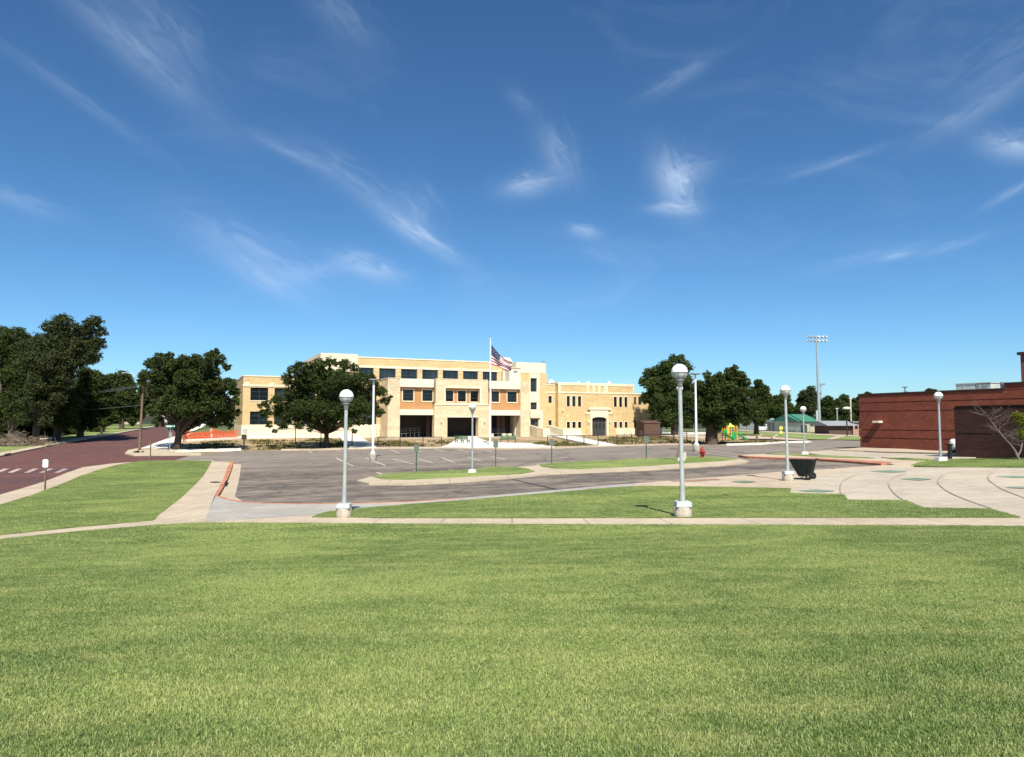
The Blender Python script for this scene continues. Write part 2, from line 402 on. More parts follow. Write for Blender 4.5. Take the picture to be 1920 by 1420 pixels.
def grasscol(N, P, dark=1.0):
    n1 = N.ramp(N.noise(N.v('MULTIPLY', P, (.55, 1.0, 1)), .42, 6, .65, .5), .38, .62)
    n2 = N.ramp(N.noise(N.v('MULTIPLY', P, (.8, 1.6, 1)), 1.7, 6, .68), .40, .66)
    n3 = N.ramp(N.noise(P, .16, 5, .6), .44, .62)
    c = N.mix(n1, (.150*dark, .222*dark, .062*dark), (.285*dark, .350*dark, .112*dark))
    c = N.mix(N.m('MULTIPLY', n3, .55), c, (.135*dark, .205*dark, .062*dark))
    c = N.mix(N.m('MULTIPLY', n2, .45), c, (.44*dark, .445*dark, .180*dark))
    n4 = N.ramp(N.noise(N.v('MULTIPLY', P, (1, 1.4, 1)), 2.6, 5, .75), .66, .74)
    c = N.mix(N.m('MULTIPLY', n4, .55), c, (.52*dark, .48*dark, .26*dark))
    n5 = N.ramp(N.noise(N.v('MULTIPLY', P, (.7, 1.3, 1)), 1.1, 6, .7, .8), .60, .70)
    c = N.mix(N.m('MULTIPLY', n5, .4), c, (.10*dark, .165*dark, .055*dark))
    return c
def lawn(dk=.95):
    m, N, b, P = groundmat('lawn_soil')
    c = grasscol(N, P, dk)
    f = N.ramp(N.noise(N.v('MULTIPLY', P, (1, .8, 1)), 26, 5, .75), .38, .62)
    c = N.mix(1.0, c, N.mix(f, (.62, .62, .6), (1.28, 1.28, 1.28)), 'MULTIPLY')
    N.link(c, b.inputs['Base Color'])
    bn = N.n('ShaderNodeBump', {'Strength': .8, 'Distance': .03, 'Height': N.noise(P, 22, 5, .7)}); N.link(bn.outputs[0], b.inputs['Normal'])
    return m
M['lawn'] = lawn()
M['lawn_base'] = lawn(.66)
def blade():
    m, N, b, P = groundmat('grass_blade')
    a = N.n('ShaderNodeAttribute', attribute_name='bv').outputs['Fac']
    c = grasscol(N, P, 1.40)
    c = N.mix(N.ramp(a, .0, .6), N.mix(1.0, c, (.22, .32, .20, 1), 'MULTIPLY'), c)
    c = N.mix(N.m('MULTIPLY', N.ramp(a, .74, 1.0), .8), c, (.60, .60, .30))
    N.link(c, b.inputs['Base Color']); b.inputs['Roughness'].default_value = .6; b.inputs['Specular IOR Level'].default_value = .18
    tr = N.n('ShaderNodeBsdfTranslucent', {'Color': c}); mx = N.n('ShaderNodeMixShader', {0: .22}); out = [n for n in m.node_tree.nodes if n.type == 'OUTPUT_MATERIAL'][0]
    N.link(b.outputs[0], mx.inputs[1]); N.link(tr.outputs[0], mx.inputs[2]); N.link(mx.outputs[0], out.inputs[0])
    return m
M['blade'] = blade()
def rough_ground():
    m, N, b, P = groundmat('dirt_and_dry_grass')
    n1 = N.ramp(N.noise(N.v('MULTIPLY', P, (.22, .6, 1)), .5, 7, .72, 1.0), .46, .56)
    n2 = N.ramp(N.noise(N.v('MULTIPLY', P, (.8, 1.2, 1)), 1.9, 7, .78, .5), .40, .62)
    dirt = N.mix(n2, (.40, .26, .15), (.52, .39, .25))
    gr = N.mix(n2, (.085, .095, .035), (.30, .245, .12))
    c = N.mix(N.ramp(N.noise(N.v('MULTIPLY', P, (.5, 1.3, 1)), 1.1, 6, .75, 1.0), .55, .68), N.mix(n1, dirt, gr), (.06, .072, .028))
    far = N.ramp(N.n('ShaderNodeSeparateXYZ', {0: P}).outputs[1], 112, 128)
    gf = N.mix(n2, (.10, .13, .05), (.17, .19, .075))
    left = N.ramp(N.n('ShaderNodeSeparateXYZ', {0: P}).outputs[0], -44, -40)
    f2 = N.m('MAXIMUM', far, N.m('SUBTRACT', 1.0, left))
    c = N.mix(f2, c, gf)
    N.link(c, b.inputs['Base Color'])
    return m
M['ground'] = rough_ground()
M['lawn_far'] = None
def leafmat(name, c0, c1, tr=.25):
    m, N, b, out = newmat(name)
    a = N.n('ShaderNodeAttribute', attribute_name='lv').outputs['Fac']
    c = N.mix(a, c0, c1)
    N.link(c, b.inputs['Base Color']); b.inputs['Roughness'].default_value = .75; b.inputs['Specular IOR Level'].default_value = .12
    t = N.n('ShaderNodeBsdfTranslucent', {'Color': c}); mx = N.n('ShaderNodeMixShader', {0: tr})
    N.link(b.outputs[0], mx.inputs[1]); N.link(t.outputs[0], mx.inputs[2]); N.link(mx.outputs[0], out.inputs[0])
    return m
M['leaf'] = leafmat('leaf_dark', (.020, .033, .009), (.080, .108, .028))
M['leaf_mid'] = leafmat('leaf_mid', (.026, .044, .012), (.088, .125, .032))
M['leaf_grey'] = leafmat('leaf_grey', (.026, .034, .013), (.080, .096, .036))
M['leaf_lime'] = leafmat('leaf_lime', (.10, .12, .015), (.25, .26, .04))

# ------------------------------------------------------------------ ground sheets
def axis(parts):
    o = []
    for a, b, st in parts: o += list(np.arange(a, b, st))
    return np.array(o+[parts[-1][1]])
gx = axis([(-3000, -300, 300), (-300, -80, 20), (-80, 80, 2), (80, 300, 20), (300, 3000, 300)])
gyy = axis([(-200, -20, 20), (-20, 130, 2), (130, 300, 10), (300, 3000, 300)])
X, Y = np.meshgrid(gx, gyy); Z = ground(X, Y)-.04
nx = len(gx); vs = np.stack([X.ravel(), Y.ravel(), Z.ravel()], 1).tolist()
fs = [(j*nx+i, j*nx+i+1, (j+1)*nx+i+1, (j+1)*nx+i) for j in range(len(gyy)-1) for i in range(nx-1)]
mb = MB(); mb.v = vs; mb.f = fs; mb.mi = [0]*len(fs); mb.sm = [True]*len(fs)
tag(mb.build('ground', M['ground']), 'dry patchy grass and bare dirt around the school', kind='structure')

def P2(lst):
    o = []
    for p in lst:
        if len(p) == 3: o.append((p[0], p[1]))     # world x, y, marker
        else: q = gp(*p); o.append((q.x, q.y))
    return o
def sheet(name, poly, off, material, skirt=.0, label=None, kind='structure', step=2.0, world=False, parent=None):
    pts = poly if world else P2(poly)
    bm = bmesh.new()
    vv = [bm.verts.new((x, y, 0)) for x, y in pts]
    bm.faces.new(vv); bmesh.ops.triangulate(bm, faces=bm.faces[:])
    xs = [p[0] for p in pts]; ys = [p[1] for p in pts]
    for ax, lo, hi in ((0, min(xs), max(xs)), (1, min(ys), max(ys))):
        g = math.ceil(lo/step)*step
        while g < hi:
            if abs(g) < 130 or int(g/step) % 5 == 0:
                c = (g, 0, 0) if ax == 0 else (0, g, 0); n = (1, 0, 0) if ax == 0 else (0, 1, 0)
                bmesh.ops.bisect_plane(bm, geom=bm.verts[:]+bm.edges[:]+bm.faces[:], plane_co=c, plane_no=n)
            g += step
    bmesh.ops.remove_doubles(bm, verts=bm.verts[:], dist=1e-4)
    for v in bm.verts: v.co.z = gz(v.co.x, v.co.y)+off
    bmesh.ops.recalc_face_normals(bm, faces=bm.faces[:])
    if bm.faces and sum(f.normal.z for f in bm.faces) < 0: bmesh.ops.reverse_faces(bm, faces=bm.faces[:])
    if skirt:
        be = [e for e in bm.edges if e.is_boundary]
        r = bmesh.ops.extrude_edge_only(bm, edges=be)
        for e in r['geom']:
            if isinstance(e, bmesh.types.BMVert): e.co.z -= skirt
    me = bpy.data.meshes.new(name); bm.to_mesh(me); bm.free(); me.materials.append(material)
    o = bpy.data.objects.new(name, me); COL.objects.link(o)
    if parent is not None: o.parent = parent
    tag(o, label, kind=kind); return o
def strip(pts, width, closed=False):
    """thin band of given width along world points -> polygon"""
    L = []; Rr = []
    for i, p in enumerate(pts):
        a = Vector(pts[max(i-1, 0)]); b = Vector(pts[min(i+1, len(pts)-1)]); d = (b-a).normalized(); n = Vector((-d.y, d.x))*width/2
        L.append((p[0]+n.x, p[1]+n.y)); Rr.append((p[0]-n.x, p[1]-n.y))
    return L+Rr[::-1]

sheet('brick_street', [(-260, 1052), (0, 932.5), (81, 907.5), (125, 890), (156, 879), (211, 872), (290, 868), (366, 863), (366, 854.5), (250, 855), (236, 852), (240, 847), (262, 841), (326, 819.5), (345, 809), (372, 797), (385, 791), (325, 791), (299, 799), (204, 817), (84, 839), (0, 857), (-260, 912)], 0.0, M['brick_road'], label='red brick paved street running away to the left')
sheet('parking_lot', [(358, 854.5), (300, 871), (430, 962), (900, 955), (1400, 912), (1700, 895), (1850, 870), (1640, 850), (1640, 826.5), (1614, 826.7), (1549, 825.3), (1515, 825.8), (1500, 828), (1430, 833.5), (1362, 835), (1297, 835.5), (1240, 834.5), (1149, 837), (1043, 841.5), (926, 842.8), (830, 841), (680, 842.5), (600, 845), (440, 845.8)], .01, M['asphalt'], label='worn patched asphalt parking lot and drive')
# --- street-side walk and left lawn
sheet('sidewalk', [(-260, 1052), (0, 932.5), (81, 907.5), (125, 890), (156, 879), (211, 872), (290, 866.5), (400, 866), (400, 869), (266, 869), (219, 876), (187, 886), (150, 899), (109, 917), (0, 955), (-260, 1082)], .12, M['walk_curb'], .3, 'tan concrete curb and walk beside the brick street')
LAWN_L = [(-300, 1088), (0, 953), (60, 934), (109, 915), (150, 897), (187, 884), (219, 875), (266, 867.5), (330, 866.8), (396.5, 867.5), (380, 897), (340, 938), (297, 972), (287, 984), (150, 996.8), (0, 1013), (-300, 1045)]
sheet('lawn', LAWN_L, .135, M['lawn_base'], .3, 'mown lawn wedge between the brick street and the walk')
sheet('walkway', [(396, 868), (431, 869.5), (427, 880), (416, 908), (403, 934), (392, 960), (383, 987), (584, 974), (620, 970), (700, 980), (1300, 980.5), (2400, 982), (2400, 1010), (1920, 1001), (1340, 997), (880, 994), (546, 991), (380, 990), (297, 994.5), (156, 1006), (0, 1023), (-300, 1062), (-300, 1043), (0, 1011), (150, 995), (285, 982), (297, 970), (340, 936), (378, 897)], .12, M['walk'], .3, 'tan concrete walk crossing the lawn')
FORE = [(-320, 1065), (0, 1021.6), (156, 1005), (297, 993.4), (380, 989), (546, 990.2), (880, 993), (1340, 995.8), (1920, 1000), (2400, 1009), (45, -20, 0), (-45, -20, 0)]
sheet('front_lawn', FORE, .135, M['lawn_base'], .3, 'broad mown lawn in the foreground')
sheet('grey_walk', [(405, 934), (420, 940), (450, 946.2), (497, 949.5), (541, 951), (640, 951), (718, 950), (797, 945), (880, 939), (990, 929.6), (1120, 917.4), (1190, 912), (1195, 919), (1120, 925), (990, 936.5), (880, 946.5), (770, 955), (656, 965), (617, 969), (584, 973.5), (383, 986.5), (392, 960)], .122, M['conc_grey'], .3, 'grey concrete apron along the drive')
sheet('tan_walk', [(1190, 912), (1250, 907), (1360, 898.4), (1467, 889), (1597, 881), (1645, 877.5), (1690, 876.5), (1690, 881.5), (1600, 885.5), (1560, 892.5), (1520, 905), (1500, 915), (1484, 925), (1360, 922), (1224, 920), (1195, 919)], .121, M['conc_tan'], .3, 'tan concrete walk beside the drive')
MID = [(584.4, 978.3), (600, 972), (617, 967), (656, 962.7), (770, 952.8), (880, 944.5), (990, 934.6), (1120, 923), (1185, 918.4), (1224, 918), (1360, 920), (1482, 922.7), (1479, 932), (1581, 934.8), (1589, 946), (1699, 947), (1730, 962), (1856, 964.4), (1914, 981.8), (1360, 980.9), (860, 980.7)]
sheet('middle_lawn', MID, .14, M['lawn_base'], .3, 'strip of lawn between the walk and the drive')
sheet('plaza', [(1484, 925), (1500, 914.5), (1520, 904), (1560, 892), (1600, 885), (1690, 881), (1790, 881.8), (1920, 883.4), (2400, 889), (2400, 985), (1910, 983), (1856, 966.5), (1730, 964), (1699, 949), (1589, 948), (1581, 936.8), (1479, 934)], .124, M['plaza'], .3, 'pale concrete plaza with curved joints')
GR = [(1709, 878), (1724, 871.5), (1760, 867.5), (1796, 865.5), (1860, 864.5), (1920, 863.5), (2400, 856), (2400, 890), (1920, 883.2), (1789, 881.5)]
sheet('side_lawn', GR, .14, M['lawn'], .3, 'green lawn in front of the dark brick wall')
sheet('apron', [(1505, 850.5), (1560, 847), (1614, 844), (1700, 846), (1830, 852), (1830, 868), (1724, 873), (1709, 879.5), (1690, 881.5), (1671, 874.5), (1660, 869), (1590, 861.5), (1530, 855)], .11, M['plaza'], .25, 'concrete apron beside the red brick building')
sheet('wall_walk', [(1562, 848.2), (1614, 844), (1700, 847), (1800, 852), (1800, 857.5), (1700, 853.5), (1620, 850.5)], .2, M['conc_tan'], .2, 'raised walk along the foot of the red brick wall')
sheet('curb_walk', [(1385, 856.3), (1430, 854.6), (1533, 859), (1640, 864.5), (1724, 868), (1726, 871), (1711, 879.6), (1690, 880.5), (1671, 874), (1645, 873), (1533, 863.8), (1406, 859.8)], .125, M['conc_tan'], .3, 'tan walk behind the red curb')
sheet('verge', [(1436, 854.0), (1480, 853.4), (1533, 857.0), (1590, 859.8), (1640, 863.2), (1600, 863.2), (1533, 860.8), (1480, 857.4)], .145, M['lawn'], .3, 'narrow grass verge behind the red curb')
sheet('verge', [(1652, 862.6), (1690, 863.6), (1760, 866.5), (1724, 869.2), (1690, 866.5)], .15, M['lawn'], .3, 'sliver of grass beside the apron')
sheet('island_curb', [(669, 905), (697, 897), (726, 892), (778, 888.8), (880, 884), (927, 878.5), (969, 878.5), (1004, 876), (1011, 873), (1042, 870.5), (1211, 862.5), (1316, 858.8), (1345, 859.5), (1385, 863.5), (1405, 867.5), (1400, 869.5), (1360, 874.2), (1224, 882.5), (1107, 888), (1030, 891), (1000, 894.5), (880, 904.8), (770, 911), (692, 910.6)], .11, M['island_curb'], .3, 'tan concrete curb round the planted islands')
ISL1 = [(697.7, 898), (726, 893), (778, 890), (880, 885), (927.7, 879.6), (969, 880), (990, 884), (1002, 888.5), (977, 893), (860, 899.4), (770, 904), (718, 903)]
ISL2 = [(1011, 875.2), (1042, 872), (1211.6, 863.8), (1315.7, 860), (1340, 860.8), (1370, 863), (1382, 865.3), (1355, 868), (1198.5, 878.6), (1094, 883.8), (1042, 882.5), (1016, 878.8)]
sheet('island_lawn', ISL1, .15, M['lawn'], .1, 'left grass island in the lot')
sheet('island_lawn', ISL2, .15, M['lawn'], .1, 'right grass island in the lot')
sheet('gutter', [(431, 869.5), (452, 871.5), (449.5, 893), (440.5, 932), (456, 941.5), (430, 941), (404, 934.5), (416, 908), (427, 880)], .018, M['island_curb'], label='pale concrete gutter beside the red curb')
# --- red painted curbs
sheet('red_curb', [(431, 868.8), (437.5, 869.4), (435, 880), (424, 908), (412, 930), (408, 935.5), (403.5, 934), (407, 928), (417.5, 905), (427, 882)], .145, M['curb_red'], .25, 'curb with faded orange red paint at the lot corner')
l = [gp(*p) for p in [(408, 936), (430, 943.4), (460, 948.5), (500, 950.5), (560, 951.6), (640, 951.6), (760, 948.3), (860, 941.2)]]
sheet('red_curb_edge', strip([(p.x, p.y) for p in l], .13), .135, M['curb_red'], .14, 'faded red painted curb edge along the drive', world=True)
sheet('red_curb', [(1384, 858.0), (1533, 863.2), (1600, 866.6), (1671, 871.4), (1672, 873.0), (1652, 874.4), (1580, 868.4), (1533, 865.1), (1400, 859.8)], .135, M['curb_red'], .25, 'long curb with faded orange red paint round the end of the drive')
sheet('red_patch', [(1256, 906.5), (1345, 903.2), (1352, 905.6), (1300, 909.3), (1262, 909)], .1262, mat('rusty_stain', (.30, .19, .14), .95, .25, 1.5), label='brownish red worn patch on the walk')
# --- far side of the lot
sheet('far_walk', [(527, 845.5), (600, 845), (680, 842.8), (830, 841.3), (926, 843.2), (1043, 842), (1149, 837.6), (1240, 835.3), (1297, 836), (1297, 834.4), (1240, 833.4), (1149, 835.6), (1043, 839), (926, 840), (830, 838.6), (680, 840.6), (600, 843.6), (527, 844.2)], .12, M['conc_tan'], .25, 'concrete curb walk along the far side of the lot')
sheet('far_walk', [(1362, 836), (1430, 834.6), (1469, 831.2), (1514, 830.8), (1522, 829.8), (1512, 828.4), (1469, 829.8), (1430, 832.2), (1362, 834.2)], .12, M['conc_white'], .25, 'pale curb by the play area')
sheet('school_plaza', [(826, 841), (840, 836.5), (860, 823), (865, 819.5), (893, 819.5), (897, 823), (919, 831.5), (1000, 834), (1033, 838.6), (1040, 841), (926, 842.6)], .14, M['conc_white'], .25, 'white concrete plaza in front of the school entrance')
sheet('school_walk', [(1026, 818), (1066, 818.4), (1157, 837), (1122, 838.6), (1060, 825)], .145, M['conc_white'], .25, 'white diagonal walk crossing the school yard')
sheet('school_walk', [(1025, 816.5), (1025, 814), (1113, 810.6), (1240, 812.6), (1334, 812.0), (1334, 814.2), (1240, 815.4), (1140, 815), (1069, 819.2)], .15, M['conc_white'], .25, 'white walk along the foot of the school wing')
sheet('school_walk', [(1232, 818), (1260, 820.5), (1305, 822), (1330, 822), (1330, 818.8), (1280, 817.5)], .146, M['conc_tan'], .25, 'tan walk near the large oak')
sheet('school_walk', [(633, 818.6), (671, 818.8), (702, 838), (706, 841.8), (655, 843.4)], .147, M['conc_white'], .25, 'white walk leading to the school behind the shade tree')
sheet('school_walk', [(340, 827), (453, 820.6), (640, 819.0), (640, 820.8), (453, 822.4), (340, 829)], .143, M['conc_white'], .2, 'thin white walk along the school yard')
sheet('street_walk', [(264, 842.6), (328, 819.8), (333, 822), (322, 836), (312, 843.5)], .12, M['conc_white'], .2, 'white walk beside the brick street')
sheet('street_walk', [(317, 845.6), (452, 842.8), (452, 845.2), (317, 848)], .125, M['conc_white'], .2, 'white walk along the lot entrance')
sheet('corner_pavement', [(234, 852), (240, 846), (264, 841.5), (312, 843), (317, 847), (330, 849.5), (377, 851.5), (377, 854.5), (290, 855.2), (250, 855.6)], .11, M['island_curb'], .2, 'tan corner pavement under the utility pole')
sheet('street_curb', [(-260, 916), (0, 857.5), (84, 839.6), (204, 817.4), (299, 799.3), (299, 798.3), (204, 815), (84, 835.5), (0, 851.5), (-260, 902)], .13, M['island_curb'], .25, 'tan curb on the far side of the brick street')
LF = [(-260, 902), (0, 851.5), (84, 835.5), (204, 815), (290, 799.5), (250, 798.5), (180, 803), (0, 825), (-260, 850)]
sheet('roadside_lawn', LF, .14, M['lawn'], .2, 'shaded lawn across the brick street')
sheet('house_walk', [(60, 826), (100, 822), (103, 824.4), (62, 829)], .16, M['conc_tan'], .1, 'short walk on the lawn across the street')
sheet('field_lawn', [(1400, 810), (1470, 812.5), (1520, 815), (1600, 819), (1640, 820), (1640, 826), (1549, 825.2), (1520, 824.8), (1470, 820.6), (1400, 816.5), (1370, 815), (1370, 809.5)], .06, M['lawn'], label='green verge beyond the lot')
sheet('field_walk', [(1385, 806.8), (1470, 811), (1560, 815.4), (1640, 819.6), (1640, 821), (1560, 818), (1470, 813), (1385, 808.8)], .09, M['conc_tan'], label='tan path along the field fence')
sheet('field_walk', [(1549, 825.5), (1572, 818), (1590, 818), (1562, 825.8)], .095, M['conc_tan'], label='tan path joining the lot')
sheet('field_walk', [(1400, 818.2), (1470, 821.8), (1516, 825.4), (1500, 827.2), (1440, 824.6), (1385, 824)], .09, M['conc_tan'], label='pale path beside the play area')
# --- paint on the asphalt
def seg(name, a, b, wd, off, m, label, **k):
    A, B = gp(*a), gp(*b); return sheet(name, strip([(A.x, A.y), (B.x, B.y)], wd), off, m, label=label, world=True, **k)
for a, b in [((631, 859.6), (662.5, 874.7)), ((684.7, 859), (723, 873.4)), ((736.8, 861), (775.8, 870.8)), ((785, 861.5), (812, 868.5)), ((706.8, 886.4), (723.7, 893)), ((776, 883), (796.7, 888.5)), ((841, 881), (867, 884.6)),
             ((828, 858.6), (852, 867.8)), ((877, 857.7), (901.8, 864.8)), ((920, 856.5), (948, 862)), ((733, 843.9), (748.7, 849.8)), ((775, 843.2), (792, 848.4)), ((815, 842.8), (834, 847.6)), ((858, 843.4), (878, 848)), ((905, 844), (922, 847.6)),
             ((578.5, 846.6), (586, 850)), ((632, 845.6), (640, 848)), ((1330, 846), (1400, 855)), ((1320, 849.5), (1385, 858)), ((1255, 848.5), (1294, 846.8)), ((1322, 848.8), (1372, 847.6)), ((905, 877), (960, 875))]:
    seg('parking_line', a, b, .15, .016, M['line_paint'], 'worn white parking stall line')
for a, b in [((961.6, 900), (1055, 921)), ((700, 905), (640, 909))]:
    seg('crack_seal', a, b, .14, .017, M['tar'], 'dark sealed crack across the drive')
for k, off in ((0, 0), (1, -27.3), (2, -55.5), (3, -83.5), (4, -114), (5, -139)):
    sheet('crosswalk_stripe', [(128+off, 887-k*.05), (138+off, 886.4), (156+off*1.0, 879.2), (146+off, 879)], .006, M['cross_paint'], label='worn white crosswalk stripe')
# --- plaza joints with painted-in shadow, and green paint marks
for pl in ([(1604, 897), (1596.8, 900), (1581.7, 907.6), (1575.6, 919.7), (1577, 933)], [(1700, 895), (1684, 898.5), (1668, 907.6), (1667.8, 919.7), (1680, 936), (1693.5, 945.4)],
           [(1772, 897), (1760, 904.6), (1761.5, 916.7), (1787, 934.8), (1859.6, 963.5)], [(1862, 893), (1853.6, 898.5), (1855, 907.6), (1877.8, 924), (1920, 942), (2000, 970)]):
    # resample smoothly
    q = [gp(*p) for p in pl]; pts = []
    for i in range(len(q)-1):
        p0, p1, p2, p3 = q[max(i-1, 0)], q[i], q[i+1], q[min(i+2, len(q)-1)]
        for t in np.linspace(0, 1, 7)[:-1]:
            pts.append(.5*((2*p1)+(p2-p0)*t+(2*p0-5*p1+4*p2-p3)*t*t+(3*p1-p0-3*p2+p3)*t**3))
    pts.append(q[-1])
    sheet('plaza_joint_shade', strip([(p.x, p.y) for p in pts], .045), .142, M['tar'] if False else mat('joint_shadow', (.34, .295, .24), .95, .2, 2), label='curved joint in the plaza concrete with its shadow painted in', world=True)  # dark strip colour holds the shadow along the curved plaza edges
for (u0, u1, v0, v1) in [(1371, 1416, 907.4, 911.8), (1497, 1564, 925.4, 930.6), (1631, 1700, 887.8, 892.4), (1686, 1746, 902.6, 907.6), (1868, 1930, 898.6, 903), (1884, 1950, 919.6, 924.6)]:
    um, vm = (u0+u1)/2, (v0+v1)/2
    sheet('green_mark', [(u0, vm-.4), (u0+(u1-u0)*.25, v0+1), (u0+(u1-u0)*.55, v0), (u1, vm-.2), (u1, vm+.6), (u0+(u1-u0)*.65, v1), (u0+(u1-u0)*.4, v1-.6)], .141, M['green_mark'], label='faded green painted mark on the concrete')
sheet('manhole', [(393, 908), (404, 907.2), (415, 908), (413, 909.6), (403, 910.2), (394, 909.6)], .126, M['tar'], label='dark cover set in the walk')
sheet('street_drain', [(8, 854.2), (20, 851.8), (21, 853.6), (9, 856.4)], .135, M['rubber'], label='dark storm drain opening in the far curb')
sheet('curb_drain', [(420, 912.5), (425.5, 905), (428, 907), (423.5, 914)], .172, M['rubber'], label='dark gap in the red curb')

# ------------------------------------------------------------------ grass blades (one object, nobody could count them)
def inside(px, py, poly):
    c = np.zeros(len(px), bool); n = len(poly); j = n-1
    for i in range(n):
        xi, yi = poly[i]; xj, yj = poly[j]
        cond = ((yi > py) != (yj > py)) & (px < (xj-xi)*(py-yi)/(yj-yi+1e-12)+xi); c ^= cond; j = i
    return c
def make_grass():
    verts = []; faces = []; bv = []; inst = []; var = []; rot = []
    NV = 5; SZ = (.5, .5, .5, .10, .10)
    for k in range(NV):
        s = SZ[k]; n = {0: 4200, 1: 4200, 2: 1300, 3: 70, 4: 70}[k]
        # tufted distribution
        cx = RNG.uniform(-s/2, s/2, n); cy = RNG.uniform(-s/2, s/2, n)
        h = RNG.uniform(.010, .025, n)*(1+.5*(RNG.random(n) < .08)); wd = RNG.uniform(.0012, .0025, n)*(1.0 if k != 2 else 1.9)
        an = RNG.uniform(0, 2*math.pi, n); le = RNG.uniform(.2, 1.5, n)*h; bn = RNG.uniform(0, 2*math.pi, n)
        b = RNG.random(n)
        for i in range(n):
            o = len(verts); dx, dy = math.cos(an[i])*wd[i], math.sin(an[i])*wd[i]; lx, ly = math.cos(bn[i])*le[i], math.sin(bn[i])*le[i]
            x, y, hh = cx[i], cy[i], h[i]
            verts += [(x-dx, y-dy, -.015), (x+dx, y+dy, -.015), (x-dx*.8+lx*.35, y-dy*.8+ly*.35, hh*.6), (x+dx*.8+lx*.35, y+dy*.8+ly*.35, hh*.6), (x+lx, y+ly, hh)]
            faces += [(o, o+1, o+3, o+2), (o+2, o+3, o+4)]
            bv += [b[i]]*5; inst += [-1]*5; var += [k]*5; rot += [(0, 0, 0)]*5
    nb = len(verts)
    polys = [(P2(FORE), 0), (P2(LAWN_L), 1), (P2(MID), 1), (P2(ISL1), 2), (P2(ISL2), 2), (P2(GR), 2)]
    for poly, mode in polys:
        xs = [p[0] for p in poly]; ys = [p[1] for p in poly]
        y0, y1 = max(min(ys), 2.2), min(max(ys), 66)
        GX, GY = np.meshgrid(np.arange(min(xs), max(xs), .5), np.arange(y0, y1, .5)); GX = GX.ravel()+.25; GY = GY.ravel()+.25
        keep = np.abs(GX) < GY*.78+3.0; GX, GY = GX[keep], GY[keep]
        ins = [inside(GX+a, GY+b, poly) for a in (-.22, .22) for b in (-.22, .22)]
        full = ins[0] & ins[1] & ins[2] & ins[3]; anyc = ins[0] | ins[1] | ins[2] | ins[3] | inside(GX, GY, poly)
        fx, fy = GX[full], GY[full]
        ex, ey = GX[anyc & ~full], GY[anyc & ~full]
        sub = np.arange(-.2, .21, .1); SX_, SY_ = np.meshgrid(sub, sub)
        ex = (ex[:, None]+SX_.ravel()[None]).ravel(); ey = (ey[:, None]+SY_.ravel()[None]).ravel()
        ok = inside(ex, ey, poly); ex, ey = ex[ok], ey[ok]
        for px, py, ks in ((fx, fy, None), (ex, ey, (3, 4))):
            if not len(px): continue
            z = ground(px, py)+.135; e = .3
            sx = (ground(px+e, py)-ground(px-e, py))/(2*e); sy = (ground(px, py+e)-ground(px, py-e))/(2*e)
            for i in range(len(px)):
                q = Vector((0, 0, 1)).rotation_difference(Vector((-sx[i], -sy[i], 1)).normalized())
                eu = (q.to_matrix() @ Matrix.Rotation(math.pi/2*random.randrange(4), 3, 'Z')).to_euler()
                k = random.choice(ks) if ks else ((2 if py[i] > 15 or mode else random.choice((0, 1))))
                verts.append((px[i], py[i], z[i])); bv.append(0.); inst.append(k); var.append(-1); rot.append(tuple(eu))
    me = bpy.data.meshes.new('grass'); me.from_pydata(verts, [], faces)
    for nm, ty, data, f in (('bv', 'FLOAT', bv, 'value'), ('inst', 'INT', inst, 'value'), ('var', 'INT', var, 'value'), ('rot', 'FLOAT_VECTOR', rot, 'vector')):
        a = me.attributes.new(nm, ty, 'POINT'); a.data.foreach_set(f, np.array(data, dtype=np.float32 if ty != 'INT' else np.int32).ravel())
    me.materials.append(M['blade'])
    o = bpy.data.objects.new('grass', me); COL.objects.link(o)
    ng = bpy.data.node_groups.new('grass_scatter', 'GeometryNodeTree')
    ng.interface.new_socket('Geometry', in_out='INPUT', socket_type='NodeSocketGeometry'); ng.interface.new_socket('Geometry', in_out='OUTPUT', socket_type='NodeSocketGeometry')
    N = ng.nodes; L = ng.links
    gi = N.new('NodeGroupInput'); go = N.new('NodeGroupOutput'); jn = N.new('GeometryNodeJoinGeometry')
    def attr(nm, ty):
        a = N.new('GeometryNodeInputNamedAttribute'); a.data_type = ty; a.inputs[0].default_value = nm; return a.outputs[0]
    def eq(a, val):
        c = N.new('FunctionNodeCompare'); c.data_type = 'INT'; c.operation = 'EQUAL'; L.new(a, c.inputs[2]); c.inputs[3].default_value = val; return c.outputs[0]
    for k in range(NV):
        s1 = N.new('GeometryNodeSeparateGeometry'); s1.domain = 'POINT'; L.new(gi.outputs[0], s1.inputs[0]); L.new(eq(attr('inst', 'INT'), k), s1.inputs[1])
        s2 = N.new('GeometryNodeSeparateGeometry'); s2.domain = 'POINT'; L.new(gi.outputs[0], s2.inputs[0]); L.new(eq(attr('var', 'INT'), k), s2.inputs[1])
        ip = N.new('GeometryNodeInstanceOnPoints'); L.new(s1.outputs[0], ip.inputs['Points']); L.new(s2.outputs[0], ip.inputs['Instance'])
        e2 = N.new('FunctionNodeEulerToRotation'); L.new(attr('rot', 'FLOAT_VECTOR'), e2.inputs[0]); L.new(e2.outputs[0], ip.inputs['Rotation'])
        L.new(ip.outputs[0], jn.inputs[0])
    L.new(jn.outputs[0], go.inputs[0])
    md = o.modifiers.new('scatter', 'NODES'); md.node_group = ng
    tag(o, 'short mown grass blades covering the lawns', 'grass', kind='stuff')
make_grass()

